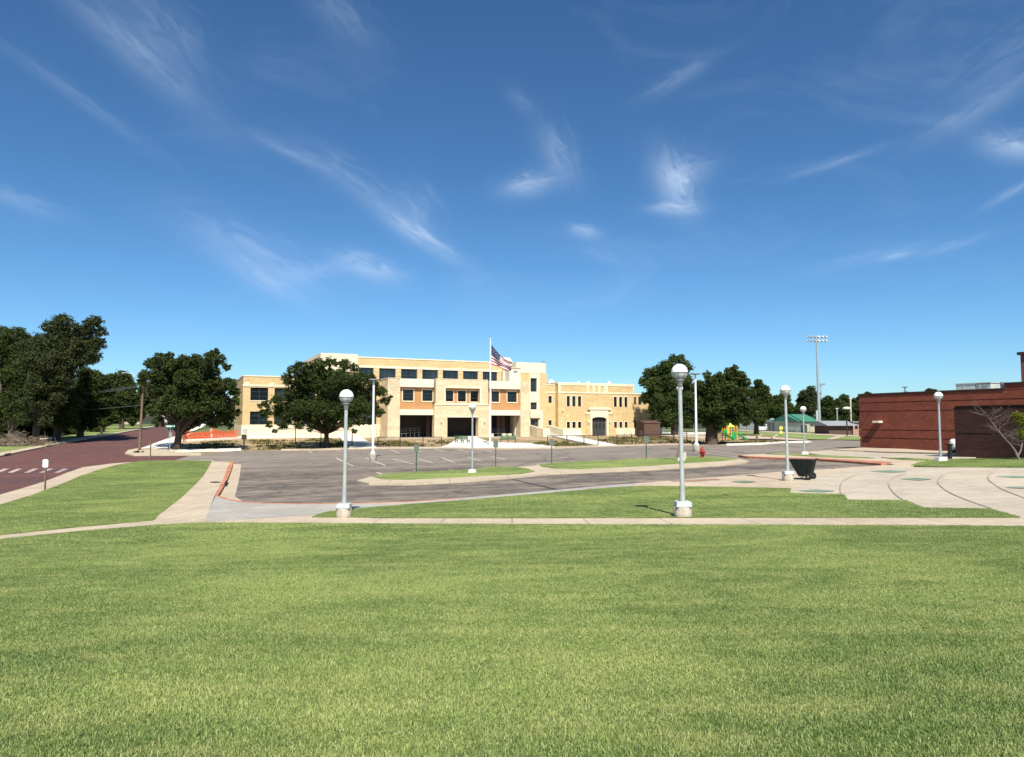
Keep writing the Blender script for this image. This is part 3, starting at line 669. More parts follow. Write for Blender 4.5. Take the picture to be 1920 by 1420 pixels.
# ------------------------------------------------------------------ the school
TH = R(25); W0 = at(727, 800, 95.0); W0.z = 0
EX = Vector((math.cos(TH), math.sin(TH), 0)); EM = Vector((-math.sin(TH), math.cos(TH), 0))
ZB = -2.14
school = thing('school_building', 'tan and cream brick school with stone entrance block and dark windows', 'school', (W0.x, W0.y, ZB), TH)
def BP(u, v, q):
    d = ray(u, v); k = (W0.dot(EM)+q)/d.dot(EM); p = d*k
    return (p-W0).dot(EX), p.z-ZB
def S(u, q, v=760): return BP(u, v, q)[0]
def Zv(u, v, q): return BP(u, v, q)[1]
def wallmesh(mb, x0, x1, z0, z1, q, th, holes=(), mi=0):
    """wall in the x-z plane with its face at y=q, th thick, rectangular holes cut through"""
    xs = sorted({x0, x1, *[min(max(h[i], x0), x1) for h in holes for i in (0, 1)]}); zs = sorted({z0, z1, *[min(max(h[i], z0), z1) for h in holes for i in (2, 3)]})
    def solid(i, j):
        if i < 0 or j < 0 or i >= len(xs)-1 or j >= len(zs)-1: return False
        cx, cz = (xs[i]+xs[i+1])/2, (zs[j]+zs[j+1])/2
        return not any(h[0] < cx < h[1] and h[2] < cz < h[3] for h in holes)
    for i in range(len(xs)-1):
        for j in range(len(zs)-1):
            if not solid(i, j): continue
            a, b, c, d = xs[i], xs[i+1], zs[j], zs[j+1]; y0, y1 = q, q+th
            v = [(a, y0, c), (b, y0, c), (b, y0, d), (a, y0, d), (a, y1, c), (b, y1, c), (b, y1, d), (a, y1, d)]
            f = [(0, 1, 2, 3), (5, 4, 7, 6)]
            if not solid(i-1, j): f.append((4, 0, 3, 7))
            if not solid(i+1, j): f.append((1, 5, 6, 2))
            if not solid(i, j-1): f.append((4, 5, 1, 0))
            if not solid(i, j+1): f.append((3, 2, 6, 7))
            mb.add(v, f, mi)
    return mb
def window(parent, x0, x1, z0, z1, q, nx_=2, nz_=2, fr=.06, glass='glass', sill=True, fm='frame', deep=.16, trim=0.0):
    f = MB(); y0, y1 = q+deep, q+deep+.06
    f.box(x0, x0+fr, y0, y1, z0, z1); f.box(x1-fr, x1, y0, y1, z0, z1); f.box(x0+fr, x1-fr, y0, y1, z0, z0+fr); f.box(x0+fr, x1-fr, y0, y1, z1-fr, z1)
    for i in range(1, nx_): c = x0+(x1-x0)*i/nx_; f.box(c-.025, c+.025, y0+.004, y1-.004, z0+fr, z1-fr)
    for i in range(1, nz_): c = z0+(z1-z0)*i/nz_; f.box(x0+fr, x1-fr, y0+.008, y1-.008, c-.022, c+.022)
    o = f.build('window', M[fm], parent)
    MB().box(x0+fr*.5, x1-fr*.5, y0+.025, y0+.035, z0+fr*.5, z1-fr*.5).build('pane', M[glass], o)
    if sill: MB().box(x0-.08, x1+.08, q-.06, q+.10, z0-.14, z0-.002).build('sill', M['cream_stone'], o)
    if trim:
        t = MB(); t.box(x0-trim, x0-.001, q-.02, q+.1, z0, z1); t.box(x1+.001, x1+trim, q-.02, q+.1, z0, z1); t.box(x0-trim, x1+trim, q-.02, q+.1, z1+.001, z1+trim)
        t.build('trim', M['cream_stone'], o)
    return o
Q = 4.0
# --- entrance block (portico)
xL, xR = S(727, 0), S(993, 0); zt = Zv(727, 709.3, 0)
a0, a1 = S(750, 0), S(817, 0); b0, b1 = S(914.5, 0), S(976, 0)
zband = Zv(760, 725.6, 0); zlin1 = Zv(780, 767.8, 0); zlin0 = Zv(780, 778.4, 0)
cu0, cu1 = S(834.6, 0), S(899.3, 0); cz0, cz1 = Zv(860, 756, 0), Zv(860, 728.2, 0)
cl0, cl1 = S(838, 0), S(896, 0); clz = Zv(866, 782.8, 0); zm = Zv(866, 760, 0)
st = MB()
wallmesh(MB(), xL, a0, 0, zt, 0, 3.9).build('entrance_pier', M['travertine'], school)
wallmesh(MB(), b1, xR, 0, zt, 0, 3.9).build('entrance_pier', M['travertine'], school)
wallmesh(st, a1, b0, zm, zt+.06, -.06, .8, [(cu0, cu1, cz0, cz1)])
wallmesh(st, a1-.25, b0+.25, 0, zm, -.22, 1.0, [(cl0, cl1, -1, clz)])
o = st.build('entrance_block', M['travertine'], school)
t = MB()
t.box(a1-.32, b0+.32, -.30, .10, zm, zm+.13)               # moulding between the storeys
t.box(cl0-.12, cl1+.12, -.28, -.18, clz, clz+.16)
t.box(cu0-.22, cu1+.22, -.13, -.04, cz1, cz1+.2); t.box(cu0-.22, cu0, -.13, -.04, cz0-.2, cz1); t.box(cu1, cu1+.22, -.13, -.04, cz0-.2, cz1)
t.box(cu0, cu1, -.13, -.04, cz0-.2, cz0)
t.box(a1, b0, -.1, .85, zt+.062, zt+.14)
t.build('moulding', M['cream_stone'], school)
for (p, q2) in ((a0, a1-.27), (b0+.27, b1)):
    MB().box(p, q2, .06, .5, zband, zt+.02).build('stone_band', M['white_panel'], school); MB().box(p, q2, .1, .6, zlin0, zlin1).build('lintel', M['white_panel'], school)
MB().box(xL-.05, a0, -.05, 3.95, zt, zt+.07).build('pier_cap', M['cream_stone'], school); MB().box(b1, xR+.05, -.05, 3.95, zt, zt+.07).build('pier_cap', M['cream_stone'], school)
def zpair(u, v0, v1, q): return Zv(u, v1, q), Zv(u, v0, q)
hl = []; wz0, wz1 = zpair(765, 730.7, 751.7, .55)
for u0, u1 in ((755.2, 775), (791.8, 811)): hl.append((S(u0, .55), S(u1, .55), wz0, wz1))
hr = []; rz0, rz1 = zpair(945, 734.6, 754.7, .55)
for u0, u1 in ((921.5, 935.8), (951.2, 968.9)): hr.append((S(u0, .55), S(u1, .55), wz0, wz1))
for q in ((a0, a1-.27, hl), (b0+.27, b1, hr)): wallmesh(MB(), q[0], q[1], zlin1, zband, .55, .3, q[2]).build('upper_brick_wall', M['orange_brick'], school)
br = MB()
ch = []
for u0, u1 in ((835.5, 849.9), (858.3, 873.6), (881.9, 896.9)): ch.append((S(u0, .45), S(u1, .45), Zv(866, 753.2, .45), Zv(866, 732.9, .45)))
wallmesh(br, cu0, cu1, cz0, cz1, .45, .25, ch)
br.build('upper_brick_wall', M['orange_brick'], school)
for h in hl+hr: window(school, *h, .55, 1, 3, glass='glass_dark', fm='frame_light' if False else 'frame', trim=.13)
for h in ch: window(school, *h, .45, 1, 3, glass='glass_dark', trim=.1)
MB().box(xL+.1, xR-.1, .9, 7.8, zt-.3, zt-.1).build('entrance_roof', M['roofing'], school)
MB().box(xL+.1, xR-.1, 1.0, 3.85, zlin1, zlin1+.2).build('entrance_ceiling', M['interior'], school)
# covered porch: dark inner wall, columns, floor, seats
inn = MB(); inn.box(a0-.2, b1+.2, 3.6, 3.75, 0, zlin1); inn.build('porch_wall', M['interior'], school)
for u in (800, 812, 932, 940): x = S(u, 2.6); MB().box(x, x+.55, 2.6, 3.1, 0, zlin1).build('porch_column', M['brown_block'], school)
x = S(966, 1.6); MB().box(x, x+.65, 1.6, 2.2, 0, zlin0).build('porch_column', M['cream_stone'], school)
MB().box(xL-.3, xR+.3, -.5, 3.6, -.35, .05).build('porch_floor', M['conc_grey'], school)
rl = MB(); rl2 = MB()
for z in (.5, .85, 1.15): rl.tube([(a0+.2, 2.2, z), (a1-1.5, 2.2, z+.25)], .025, 5); rl2.tube([(b0+.5, 2.2, z), (b1-1.5, 2.2, z)], .025, 5)
for i in range(4): x = b0+.6+i*(b1-b0-2.2)/3; rl2.tube([(x, 2.2, .05), (x, 2.2, 1.15)], .025, 5)
rl2.build('porch_railing', M['grey_metal'], school)
for i in range(6): x = a0+.3+i*(a1-a0-2)/5; rl.tube([(x, 2.2, .05), (x, 2.2, 1.35)], .025, 5)
rl.build('porch_railing', M['grey_metal'], school)
for u in (919, 943, 953): x = S(u, .5); MB().box(x, x+.55, .5, .95, .05, .5).build('stone_seat', M['cream_stone'], school)
for u in (827.3, 907.8):
    x, z = BP(u, 790.5, -.25); wl = MB(); wl.lathe([(0, -.3), (.1, -.22), (.12, 0), (.12, .25), (.1, .32), (0, .33)], 8, (x, -.34, z)); wl.build('wall_light', M['white_panel'], school)
# chevrons cut in the two piers
for (uc, vc, hw) in ((739, 720, 9.5), (984.5, 726.5, 7)):
    x, z = BP(uc, vc, 0); w_ = S(uc+hw, 0)-x; c = MB()
    for k in range(3):
        zz = z+.55-k*.42
        for sg in (-1, 1):
            c.hexa([(x+sg*w_ if sg < 0 else x, -.02, zz if sg < 0 else zz-.75), (x if sg < 0 else x+w_, -.02, zz-.75 if sg < 0 else zz), (x if sg < 0 else x+w_, .01, zz-.75 if sg < 0 else zz), (x+sg*w_ if sg < 0 else x, .01, zz if sg < 0 else zz-.75),
                    (x+sg*w_ if sg < 0 else x, -.02, zz+.07 if sg < 0 else zz-.68), (x if sg < 0 else x+w_, -.02, zz-.68 if sg < 0 else zz+.07), (x if sg < 0 else x+w_, .01, zz-.68 if sg < 0 else zz+.07), (x+sg*w_ if sg < 0 else x, .01, zz+.07 if sg < 0 else zz-.68)])
    c.build('chevron', mat('chevron_groove', (.36, .30, .21), .9, .1, 3), school)
# --- main three-storey wall and the two-storey left wing, face at y = 4
x453, x600, x669, x942 = S(455, Q), S(600, Q), S(669, Q), S(952, Q)
z2 = Zv(480, 706.3, Q); z3 = Zv(690, 671.6, Q); z3p = Zv(635, 663.5, Q); zbase = Zv(500, 797.3, Q); zstr = Zv(480, 724.6, Q)
h2 = []; uz = zpair(485, 726.9, 751, Q); lz = zpair(485, 771.8, 796.4, Q)
for u0, u1 in ((469, 502.5), (514.3, 546.5), (559.5, 591)):
    for (c, d) in (uz, lz): h2.append((S(u0, Q), S(u1, Q), c, d))
for u0, u1 in ((606, 634), (645, 672), (682, 706)):
    for (c, d) in (uz, lz): h2.append((S(u0, Q), S(u1, Q), c, d))
tz = (Zv(850, 719, Q), Zv(760, 692.2, Q)); h3 = []
for u0, u1 in ((672, 699.7), (710.3, 741.3), (751.3, 781.8), (791.3, 820.8), (830, 858.8), (868, 896), (905, 932)): h3.append((S(u0, Q), S(u1, Q), *tz))
wl = MB(); wallmesh(wl, x453, x600, zbase, z2, Q, .4, h2); wallmesh(wl, x600, x942, zbase, z3, Q, .4, h2+h3)
wl.box(x453, x453+.4, Q+.4, Q+14, zbase, z2); wl.box(x600, x600+.4, Q+.4, Q+14, z2-1, z3)
wl.box(x453+.4, x600, Q+13.6, Q+14, zbase, z2); wl.box(x600+.4, x942, Q+13.6, Q+14, zbase, z3)
wl.build('brick_wall', M['yellow_brick'], school)
cs = MB()
cs.box(x453-.08, S(727, Q), Q-.08, Q+.02, 0, zbase)                      # pale base course
cs.box(x453-.05, x453+.02, Q+.0, Q+14, 0, zbase)
cs.box(x453-.05, x600, Q-.06, Q+.45, z2, z2+.14); cs.box(x453-.05, x453+.45, Q+.45, Q+14, z2, z2+.14)
cs.box(x669, x942+.05, Q-.06, Q+.45, z3, z3+.16)
cs.box(x453-.04, x600, Q-.05, Q-.004, zstr, zstr+.22)
for u0, u1 in ((456.5, 467.8), (503.5, 512.5), (548, 557)): cs.box(S(u0, Q), S(u1, Q), Q-.09, Q-.052, zstr-.05, zstr+.5)
cs.box(x669, x942, Q-.05, Q-.004, tz[1]+.02, tz[1]+.32)
cs.box(x600-.05, x669, Q-.22, Q+.5, z3-2.0, z3p)                         # raised stone corner
cs.box(x600-.05, x600+.45, Q+.5, Q+14, z3, z3+.5)
cs.build('stone_course', M['cream_stone'], school)
for i, h in enumerate(h3[:-1]):
    pl_ = MB()
    c0, c1 = h[1], h3[i+1][0]
    for k in range(3): pl_.box(c0+.05, c1-.05, Q-.03, Q+.0, tz[0]+.15+k*.62, tz[0]+.60+k*.62)
    pl_.build('pier_panel', M['yellow_brick'], school)
for h in h2: window(school, *h, Q, 2, 3, sill=True)
for h in h3: window(school, *h, Q, 3, 2, sill=False, fr=.09)
rf = MB(); rf.box(x453+.42, x600+.1, Q+.42, Q+13.6, z2-.6, z2-.4); rf.box(x600+.42, x942-.1, Q+.42, Q+13.6, z3-.6, z3-.4); rf.build('roof', M['roofing'], school)
fb = MB(); fb.box(x453+.45, x942-.4, Q+.9, Q+1.0, 0, z2-.7); fb.build('inner_wall', M['interior'], school)
# stair block, equipment
xa, xb = S(943, 3.2), S(956, 3.2); MB().box(xa, xb, 3.2, 8, zt-.3, Zv(950, 695, 3.2)).build('stair_block', M['cream_metal'], school)
xa, xb = S(955.2, 1.6), S(976, 1.6); zz = Zv(965, 691, 1.6)
sb = MB().box(xa, xb, 1.6, 7.5, zt-.3, zz); so_ = sb.build('stair_block', M['white_panel'], school)
MB().box(xa-.1, xb+.1, 1.5, 7.6, zz, zz+.14).build('cap', M['frame_light'], so_)
x, z = BP(966.5, 697, 1.55); MB().box(x-.3, x+.3, 1.55, 1.6, z-.12, z+.12).build('vent', M['grey_metal'], so_)
xa, xb = S(934, 9), S(956, 9); z0 = z3-.4; z1 = Zv(945, 670.5, 9)
hv = MB(); hv.hexa([(xa+.6, 9, z0), (xb+1.3, 9, z0), (xb+1.3, 12, z0), (xa+.6, 12, z0), (xa, 9, z1), (xb, 9, z1), (xb, 12, z1+.1), (xa, 12, z1+.1)]); hv = hv.build('rooftop_unit', M['white_panel'], school)
MB().hexa([(xa+.1, 8.94, z1-.1), (xa+.45, 8.94, z1-.1), (xa+.45, 8.99, z1-.1), (xa+.1, 8.99, z1-.1), (xa+.5, 8.94, z0), (xa+.95, 8.94, z0), (xa+.95, 8.99, z0), (xa+.5, 8.99, z0)][4:]+[(xa+.0, 8.94, z1-.05), (xa+.4, 8.94, z1-.05), (xa+.4, 8.99, z1-.05), (xa+.0, 8.99, z1-.05)]).build('louvre', M['grey_metal'], hv)
# --- stair tower
qT = 3.0
tx0, tx1 = S(970, qT), S(1025.6, qT); tzt = Zv(1000, 680.6, qT); tzs = Zv(1017, 700.5, qT)
sx0, sx1 = S(992.5, qT), S(1009.5, qT)
hs = [(S(994.3, qT), S(1006.3, qT), *zpair(1000, 709.2, 734.8, qT)), (S(994.3, qT), S(1006.3, qT), *zpair(1000, 754.7, 768.2, qT)), (S(994, qT), S(1009.4, qT), *zpair(1001, 785.4, 806.4, qT))]
tw = MB(); wallmesh(tw, tx0, sx0, zt-1, tzs, qT, .4); wallmesh(tw, sx1, tx1, 0, tzs, qT, .4)
tw.box(tx1-.4, tx1, qT+.4, qT+9, 0, tzs); tw.box(tx0, tx0+.4, qT+.4, qT+9, zt-1, tzs); tw.box(tx0+.4, tx1-.4, qT+8.6, qT+9, 0, tzs)
tw.build('tower_wall', M['yellow_brick'], school)
ts = MB(); wallmesh(ts, sx0, sx1+.15, 0, tzs, qT-.1, .5, hs)
ts.build('tower_stone', M['cream_stone'], school)
tt = MB(); cr = .5
prof = [(tx0-.05, qT+9.05)]
for cxx, sg in ((tx0-.05, 1), (tx1+.05, -1)):
    for k in range(6):
        a = math.pi/2*k/5 if sg > 0 else math.pi/2*(5-k)/5
        prof.append((cxx+sg*cr*(1-math.cos(a)), qT-.05+cr*(1-math.sin(a))))
prof.append((tx1+.05, qT+9.05)); n = len(prof)
tt.add([(x, y, tzs) for x, y in prof]+[(x, y, tzt) for x, y in prof], [(i, (i+1) % n, n+(i+1) % n, n+i) for i in range(n)]+[tuple(range(n, 2*n)), tuple(range(n))[::-1]])
tt.box(sx0, sx1, qT-.14, qT-.06, tzs, tzt-.3)
tt.build('tower_cap', M['cream_stone'], school)
window(school, *hs[0], qT, 1, 3, sill=False); window(school, *hs[1], qT, 1, 2, sill=False)
dr = MB(); dr.box(hs[2][0], hs[2][1], qT+.2, qT+.28, hs[2][2], hs[2][3]); dr = dr.build('door', M['frame'], school)
MB().box(hs[2][0]+.15, hs[2][0]+.85, qT+.18, qT+.199, hs[2][2]+.9, hs[2][3]-.15).build('pane', M['glass'], dr)
el = MB(); e0, e1 = S(1009.6, qT-.2), S(1017, qT-.2); el.box(sx1+.16, e1, qT-.35, qT-.01, 0, Zv(1012, 770, qT)); el.box(sx0, sx1+.15, qT-.35, qT-.11, Zv(1000, 783.5, qT), Zv(1000, 770, qT))
for k in range(3): z = Zv(1000, 775+k*2.6, qT); el.box(sx0+.25, sx1+.3, qT-.37, qT-.352, z, z+.06)
el.build('door_surround', M['cream_stone'], school)
# ramp and knee walls in front of the tower door
zd = hs[2][2]
rp = MB(); rx0, rx1 = S(999, 2), S(1013, 2)
rp.hexa([(sx0, -2.5, -.2), (sx1+1.2, -2.5, -.2), (sx1+1.2, qT-.4, -.2), (sx0, qT-.4, -.2), (sx0, -2.5, .12), (sx1+1.2, -2.5, .12), (sx1+1.2, qT-.4, zd-.02), (sx0, qT-.4, zd-.02)])
rp.build('entrance_ramp', M['conc_grey'], school)
kw = MB(); kw.hexa([(sx0-.5, -2.4, 0), (sx0-.02, -2.4, 0), (sx0-.02, qT-.4, 0), (sx0-.5, qT-.4, 0), (sx0-.5, -2.4, 1.2), (sx0-.02, -2.4, 1.2), (sx0-.02, qT-.4, zd+.75), (sx0-.5, qT-.4, zd+.75)])
kw.box(sx0-.55, sx0+.55, -2.6, -2.35, 0, 1.25)
xk = sx1+1.22; kw.hexa([(xk, -2.4, 0), (xk+.4, -2.4, 0), (xk+.4, qT-.4, 0), (xk, qT-.4, 0), (xk, -2.4, 1.1), (xk+.4, -2.4, 1.1), (xk+.4, qT-.4, zd+.75), (xk, qT-.4, zd+.75)])
kw.box(xk, xk+1.5, -2.6, -2.35, 0, 1.15)
kw.build('knee_wall', M['cream_stone'], school)
# --- right wing: a recess, then the projecting block with the arched doors
qR, qW = 4.0, 3.1
r0, r1 = tx1, S(1041, qR); wtop = Zv(1047, 719.4, qW); wl_ = MB()
hh = [(S(1028.2, qR), S(1034.8, qR), *zpair(1031, 742.8, 755.6, qR)), (S(1028.2, qR), S(1034.3, qR), *zpair(1031, 788.2, 801, qR))]
wallmesh(wl_, r0, r1+.6, 0, wtop-.25, qR, .4, hh)
w0, w1 = S(1046.4, qW), S(1188.4, qW); hw_ = []
tu = zpair(1076, 743, 762.4, qW); tl = zpair(1076, 791.2, 802.6, qW)
for us in ((1062.6, 1068.7), (1073, 1079.3), (1083.7, 1089.8), (1151, 1156.7), (1161, 1166.7), (1171, 1176.6)):
    for c in (tu, tl): hw_.append((S(us[0], qW), S(us[1], qW), *c))
d0, d1 = S(1108.7, qW), S(1136, qW); zspr = Zv(1122, 786, qW); zarc = Zv(1122, 782.2, qW)
s0_, s1_ = S(1105.5, qW), S(1139, qW); ztop = Zv(1122, 768.5, qW)
wallmesh(wl_, w0, w1, 0, wtop, qW, .4, hw_+[(s0_+.1, s1_-.1, -1, ztop-.1)])
wl_.box(w0, w0+.4, qW+.4, qW+14, 0, wtop); wl_.box(w1-.4, w1, qW+.4, qW+14, 0, wtop); wl_.box(w0+.4, w1-.4, qW+13.6, qW+14, 0, wtop)
x1e = S(1240, 6.5); he = []
eu = zpair(1200, 745, 759, 6.5); el_ = zpair(1200, 789, 801, 6.5)
for us in ((1189, 1193), (1197, 1203), (1206.5, 1212), (1217, 1222), (1227, 1232)):
    he.append((S(us[0], 6.5), S(us[1], 6.5), *eu)); he.append((S(us[0], 6.5), S(us[1], 6.5), *el_))
wallmesh(wl_, w1, x1e, 0, wtop-1.3, 6.5, .4, he)
wl_.box(x1e-.4, x1e, 6.9, 17, 0, wtop-1.3)
wl_.build('wing_wall', M['yellow_brick'], school)
for h in hh: window(school, *h, qR, 1, 2, glass='glass_dark', sill=False, trim=.08)
for h in hw_: window(school, *h, qW, 1, 2, glass='glass_dark', sill=False, trim=.1)
for h in he: window(school, *h, 6.5, 1, 2, glass='glass_dark', sill=False)
wc = MB()
zb1 = Zv(1100, 735.5, qW); zb0 = Zv(1100, 738, qW)
wc.box(w0-.06, w1+.06, qW-.07, qW-.004, zb0, zb1); wc.box(w0-.06, w1+.06, qW-.07, qW+.45, wtop, wtop+.2); wc.box(w0-.06, w0+.4, qW+.45, qW+14, wtop, wtop+.2)
ztp = wtop-.22
wc.box(w0-.05, w1+.05, qW-.055, qW-.004, ztp, wtop-.001)
for us in ((1047, 1051), (1100.5, 1104), (1111.5, 1114.8), (1121.8, 1125.5), (1132.5, 1135), (1135.9, 1139.6), (1187, 1188.6)): wc.box(S(us[0], qW), S(us[1], qW), qW-.052, qW-.006, zb1, ztp)
wc.box(r0, r1+.5, qR-.06, qR-.004, zb0, zb1); wc.box(r0, r1+.5, qR-.06, qR+.4, wtop-.25, wtop-.1)
zbs = Zv(1100, 801.6, qW)
wc.box(w0-.08, s0_-1.6, qW-.09, qW-.004, 0, tl[0]-.1); wc.box(s1_+1.6, w1+.08, qW-.09, qW-.004, 0, tl[0]-.1)
wc.box(w1+.08, x1e, 6.42, 6.498, 0, tl[0]-.1); wc.box(w1, x1e+.05, 6.42, 6.95, wtop-1.3, wtop-1.1)
wc.build('wing_stone_course', M['cream_stone'], school)
# vertical lines of shadow between the windows: narrow brick ribs
rb = MB()
for u in (1068.7+2, 1079.3+2.2, 1091.5, 1156.7+2.2, 1166.7+2.2, 1060.5, 1149): rb.box(S(u, qW)-.05, S(u, qW)+.05, qW-.05, qW-.004, tl[1]+.1, tu[0]-.1)
for u in (1112, 1122, 1132.5, 1136, 1139): rb.box(S(u, qW)-.05, S(u, qW)+.05, qW-.05, qW-.004, ztop+.4, zb0-.1)
rb.build('brick_rib', M['yellow_brick'], school)
# arched stone doorway
ar = MB(); yq = qW-.25; N_ = 12; cxm = (d0+d1)/2; hwid = (d1-d0)/2
arc = [(cxm-hwid*math.cos(math.pi*k/N_), zspr+(zarc-zspr)*math.sin(math.pi*k/N_)) for k in range(N_+1)]
for k in range(N_):
    (xa, za), (xb, zb) = arc[k], arc[k+1]
    ar.hexa([(xa, yq, za), (xb, yq, zb), (xb, yq+.7, zb), (xa, yq+.7, za), (xa, yq, ztop), (xb, yq, ztop), (xb, yq+.7, ztop), (xa, yq+.7, ztop)])
ar.box(s0_, d0, yq, yq+.7, 0, ztop); ar.box(d1, s1_, yq, yq+.7, 0, ztop)
xs0, xs1 = S(1101, qW), S(1143.5, qW); ar.box(xs0, xs1, yq-.12, yq+.24, ztop+.002, ztop+.22); ar.box(s0_-.2, s1_+.2, yq-.06, yq+.24, ztop+.222, ztop+.36)
zc = Zv(1100, 773, qW); ar.box(S(1097, qW), s0_-.002, yq+.05, yq+.24, zc-.3, zc); ar.box(s1_+.002, S(1147, qW), yq+.05, yq+.24, zc-.3, zc)
ar.build('arched_surround', M['cream_stone'], school)
bb = MB(); bb.box(S(1098.5, qW), s0_-.002, yq+.12, yq+.245, 0, zc-.3); bb.box(s1_+.002, S(1145.5, qW), yq+.12, yq+.245, 0, zc-.3); bb.build('door_pier', M['yellow_brick'], school)
dd = MB(); zc2 = ztop-.3; nd = 4; dwid = (d1-d0)/nd; zdt = Zv(1122, 791.5, qW)
dd.box(d0, d1, yq+.42, yq+.5, zdt-.06, zdt+.06)
for k in range(nd+1): dd.box(d0+k*dwid-.05 if k else d0, d0+k*dwid+.05 if k < nd else d1, yq+.4, yq+.5, 0, zarc if 0 < k < nd else zspr)
dd = dd.build('door_frame', M['frame'], school)
for k in range(nd):
    q_ = MB(); x0 = d0+k*dwid+.07; x1 = x0+dwid-.14
    wallmesh(q_, x0, x1, 0, zdt-.06, yq+.44, .05, [(x0+.15, x1-.15, zdt*.52, zdt-.25)])
    dl = q_.build('door', M['frame'], school); MB().box(x0+.15, x1-.15, yq+.46, yq+.47, zdt*.52, zdt-.25).build('pane', M['glass_dark'], dl)
MB().box(d0, d1, yq+.52, yq+.55, 0, zarc+.02).build('transom_pane', M['glass_dark'], school)
for u, v in ((1103.5, 791.5), (1143.5, 791.5), (1056, 769.5)):
    x, z = BP(u, v, qW-.2); wl2 = MB(); wl2.lathe([(0, -.25), (.09, -.2), (.11, 0), (.09, .2), (0, .25)], 8, (x, qW-.16 if u < 1100 else yq-.02, z)); wl2.build('wall_light', M['white_panel'], school)
x, z = BP(1041.5, 776, 3.3); MB().lathe([(0, -.25), (.12, -.2), (.12, .2), (0, .25)], 8, (r1+.1, 3.8, z)).build('alarm_box', M['orange_brick'], school)
x, z = BP(1033.5, 719, 6); dm = MB(); dm.lathe([(.55, -.4), (.6, -.1), (.5, .25), (.25, .5), (0, .56)], 14, (x, 6, z+.05)); dm.build('roof_dome', M['white_metal'], school)
for u in (1085, 1103, 1142):
    x, z = BP(u, 718, 8); MB().lathe([(.25, -.6), (.3, 0), (.2, .22), (0, .28)], 10, (x, 8, z)).build('roof_vent', M['white_metal'], school)
MB().box(w0+.42, w1-.42, qW+.42, qW+13.5, wtop-.5, wtop-.3).build('wing_roof', M['roofing'], school)
for u, v in ((848, 677.2), (853, 677.4)):
    x, z = BP(u, v, 8); MB().lathe([(.22, -.8), (.22, 0), (.1, .08), (0, .1)], 8, (x, 8, z)).build('roof_vent', M['white_metal'], school)
x, z = BP(1013, 679, 4); MB().tube([(x, 3.2, tzt), (x, 3.2, tzt+.35), (x+.15, 2.7, tzt+.25)], .05, 5).build('roof_camera', M['grey_metal'], school)
gm = MB()
for k in range(3): gm.box(cxm-9+k*0, cxm-9+k*0+.01, 0, .01, 0, .01)
# handrail along the ramp of the wing
def railing(pts, name, label, hgt=.95, m='galv', bars=2, r=.022, posts=None, group=None, cat='railing', rp_=None):
    """pts: world ground points"""
    o = thing(name, label, cat, pts[0], group=group); b = pts[0]
    top = MB()
    for k in range(bars): z = hgt*(1-k*.45); top.tube([(p-b)+Vector((0, 0, z)) for p in pts], r, 6)
    top.build('rail', M[m], o)
    for i in range(len(pts)-1):
        a, c = pts[i], pts[i+1]; n = posts or max(1, round((c-a).length/2.2))
        for k in range(n+(1 if i == len(pts)-2 else 0)):
            p = a.lerp(c, k/n)-b; MB().tube([p, p+Vector((0, 0, hgt))], rp_ or r*1.3, 6).build('post', M[m], o)
    return o
railing([gp(1024, 813.5), gp(1056, 813.5), gp(1110, 813.5)], 'handrail', 'thin pale steel handrail on the ramp before the school wing', .95, 'frame_light' if False else 'galv', 2)
railing([gp(1172, 816.5), gp(1184, 821)], 'handrail', 'short handrail left of the yard steps', .9, 'grey_metal', 2, posts=1, group=None)
railing([gp(1191, 816), gp(1203, 821)], 'handrail', 'short handrail right of the yard steps', .9, 'grey_metal', 2, posts=1)
railing([gp(694, 823), gp(712, 822)], 'handrail', 'low steel railing beside the left side of the entrance block', 1.1, 'grey_metal', 3, posts=3)

# ------------------------------------------------------------------ red brick building on the right
A0 = at(1612, 800, 58.0); A0.z = 0; TR = R(-65)      # wall runs towards the camera, to the right
ux = Vector((math.cos(TR), math.sin(TR), 0)); um_ = Vector((-math.sin(TR), math.cos(TR), 0))
ZR = -2.5
red = thing('brick_building', 'long low dark red brick building with grooved walls at right', 'building', (A0.x, A0.y, ZR), TR)
def RP(u, v, q, org=A0):
    d = ray(u, v); k = (org.dot(um_)+q)/d.dot(um_); p = d*k
    return (p-org).dot(ux), p.z-ZR
zt_ = RP(1640, 740.6, 0)[1]; xs_ = RP(1885, 760, 0)[0]
lv = [0]+sorted(RP(1625, v, 0)[1] for v in (821, 806.3, 771.8, 755.8))+[zt_-.001]
rbm = MB(); rbm.box(.05, xs_+28, .06, 14, 0, zt_-.05)
for i in range(len(lv)-1):
    a, b = lv[i]+(.035 if i else 0), lv[i+1]-.035
    rbm.box(0, xs_+28, 0, .055, a, b); rbm.box(0, .045, .056, 14, a, b)
rbm.box(xs_, xs_+28, -.001, .06, zt_, zt_+.35)
rbm.build('wall', M['red_brick'], red)
rc = MB(); rc.box(-.05, xs_-.002, -.06, .4, zt_, zt_+.12); rc.box(-.05, .4, .4, 14.05, zt_, zt_+.12); rc.box(xs_, xs_+28, -.07, .4, zt_+.352, zt_+.48)
rc.build('coping', M['dark_brick'], red)
MB().box(.4, xs_+28, .4, 14, zt_-.05, zt_+.02).build('roof', M['roofing'], red)
tw0, _ = RP(1914.5, 700, 4.0); ztw = RP(1917, 665.5, 4.0)[1]
tb = MB(); tb.box(tw0, tw0+9, 4, 12, zt_, ztw); tb = tb.build('tower', M['red_brick'], red)
MB().box(tw0-.15, tw0+9.15, 3.85, 12.15, ztw, ztw+.2).build('coping', M['dark_brick'], tb)
xh0, xh1 = RP(1792, 720, 3.2)[0], RP(1856, 720, 3.2)[0]; zh = RP(1845, 718.5, 3.2)[1]
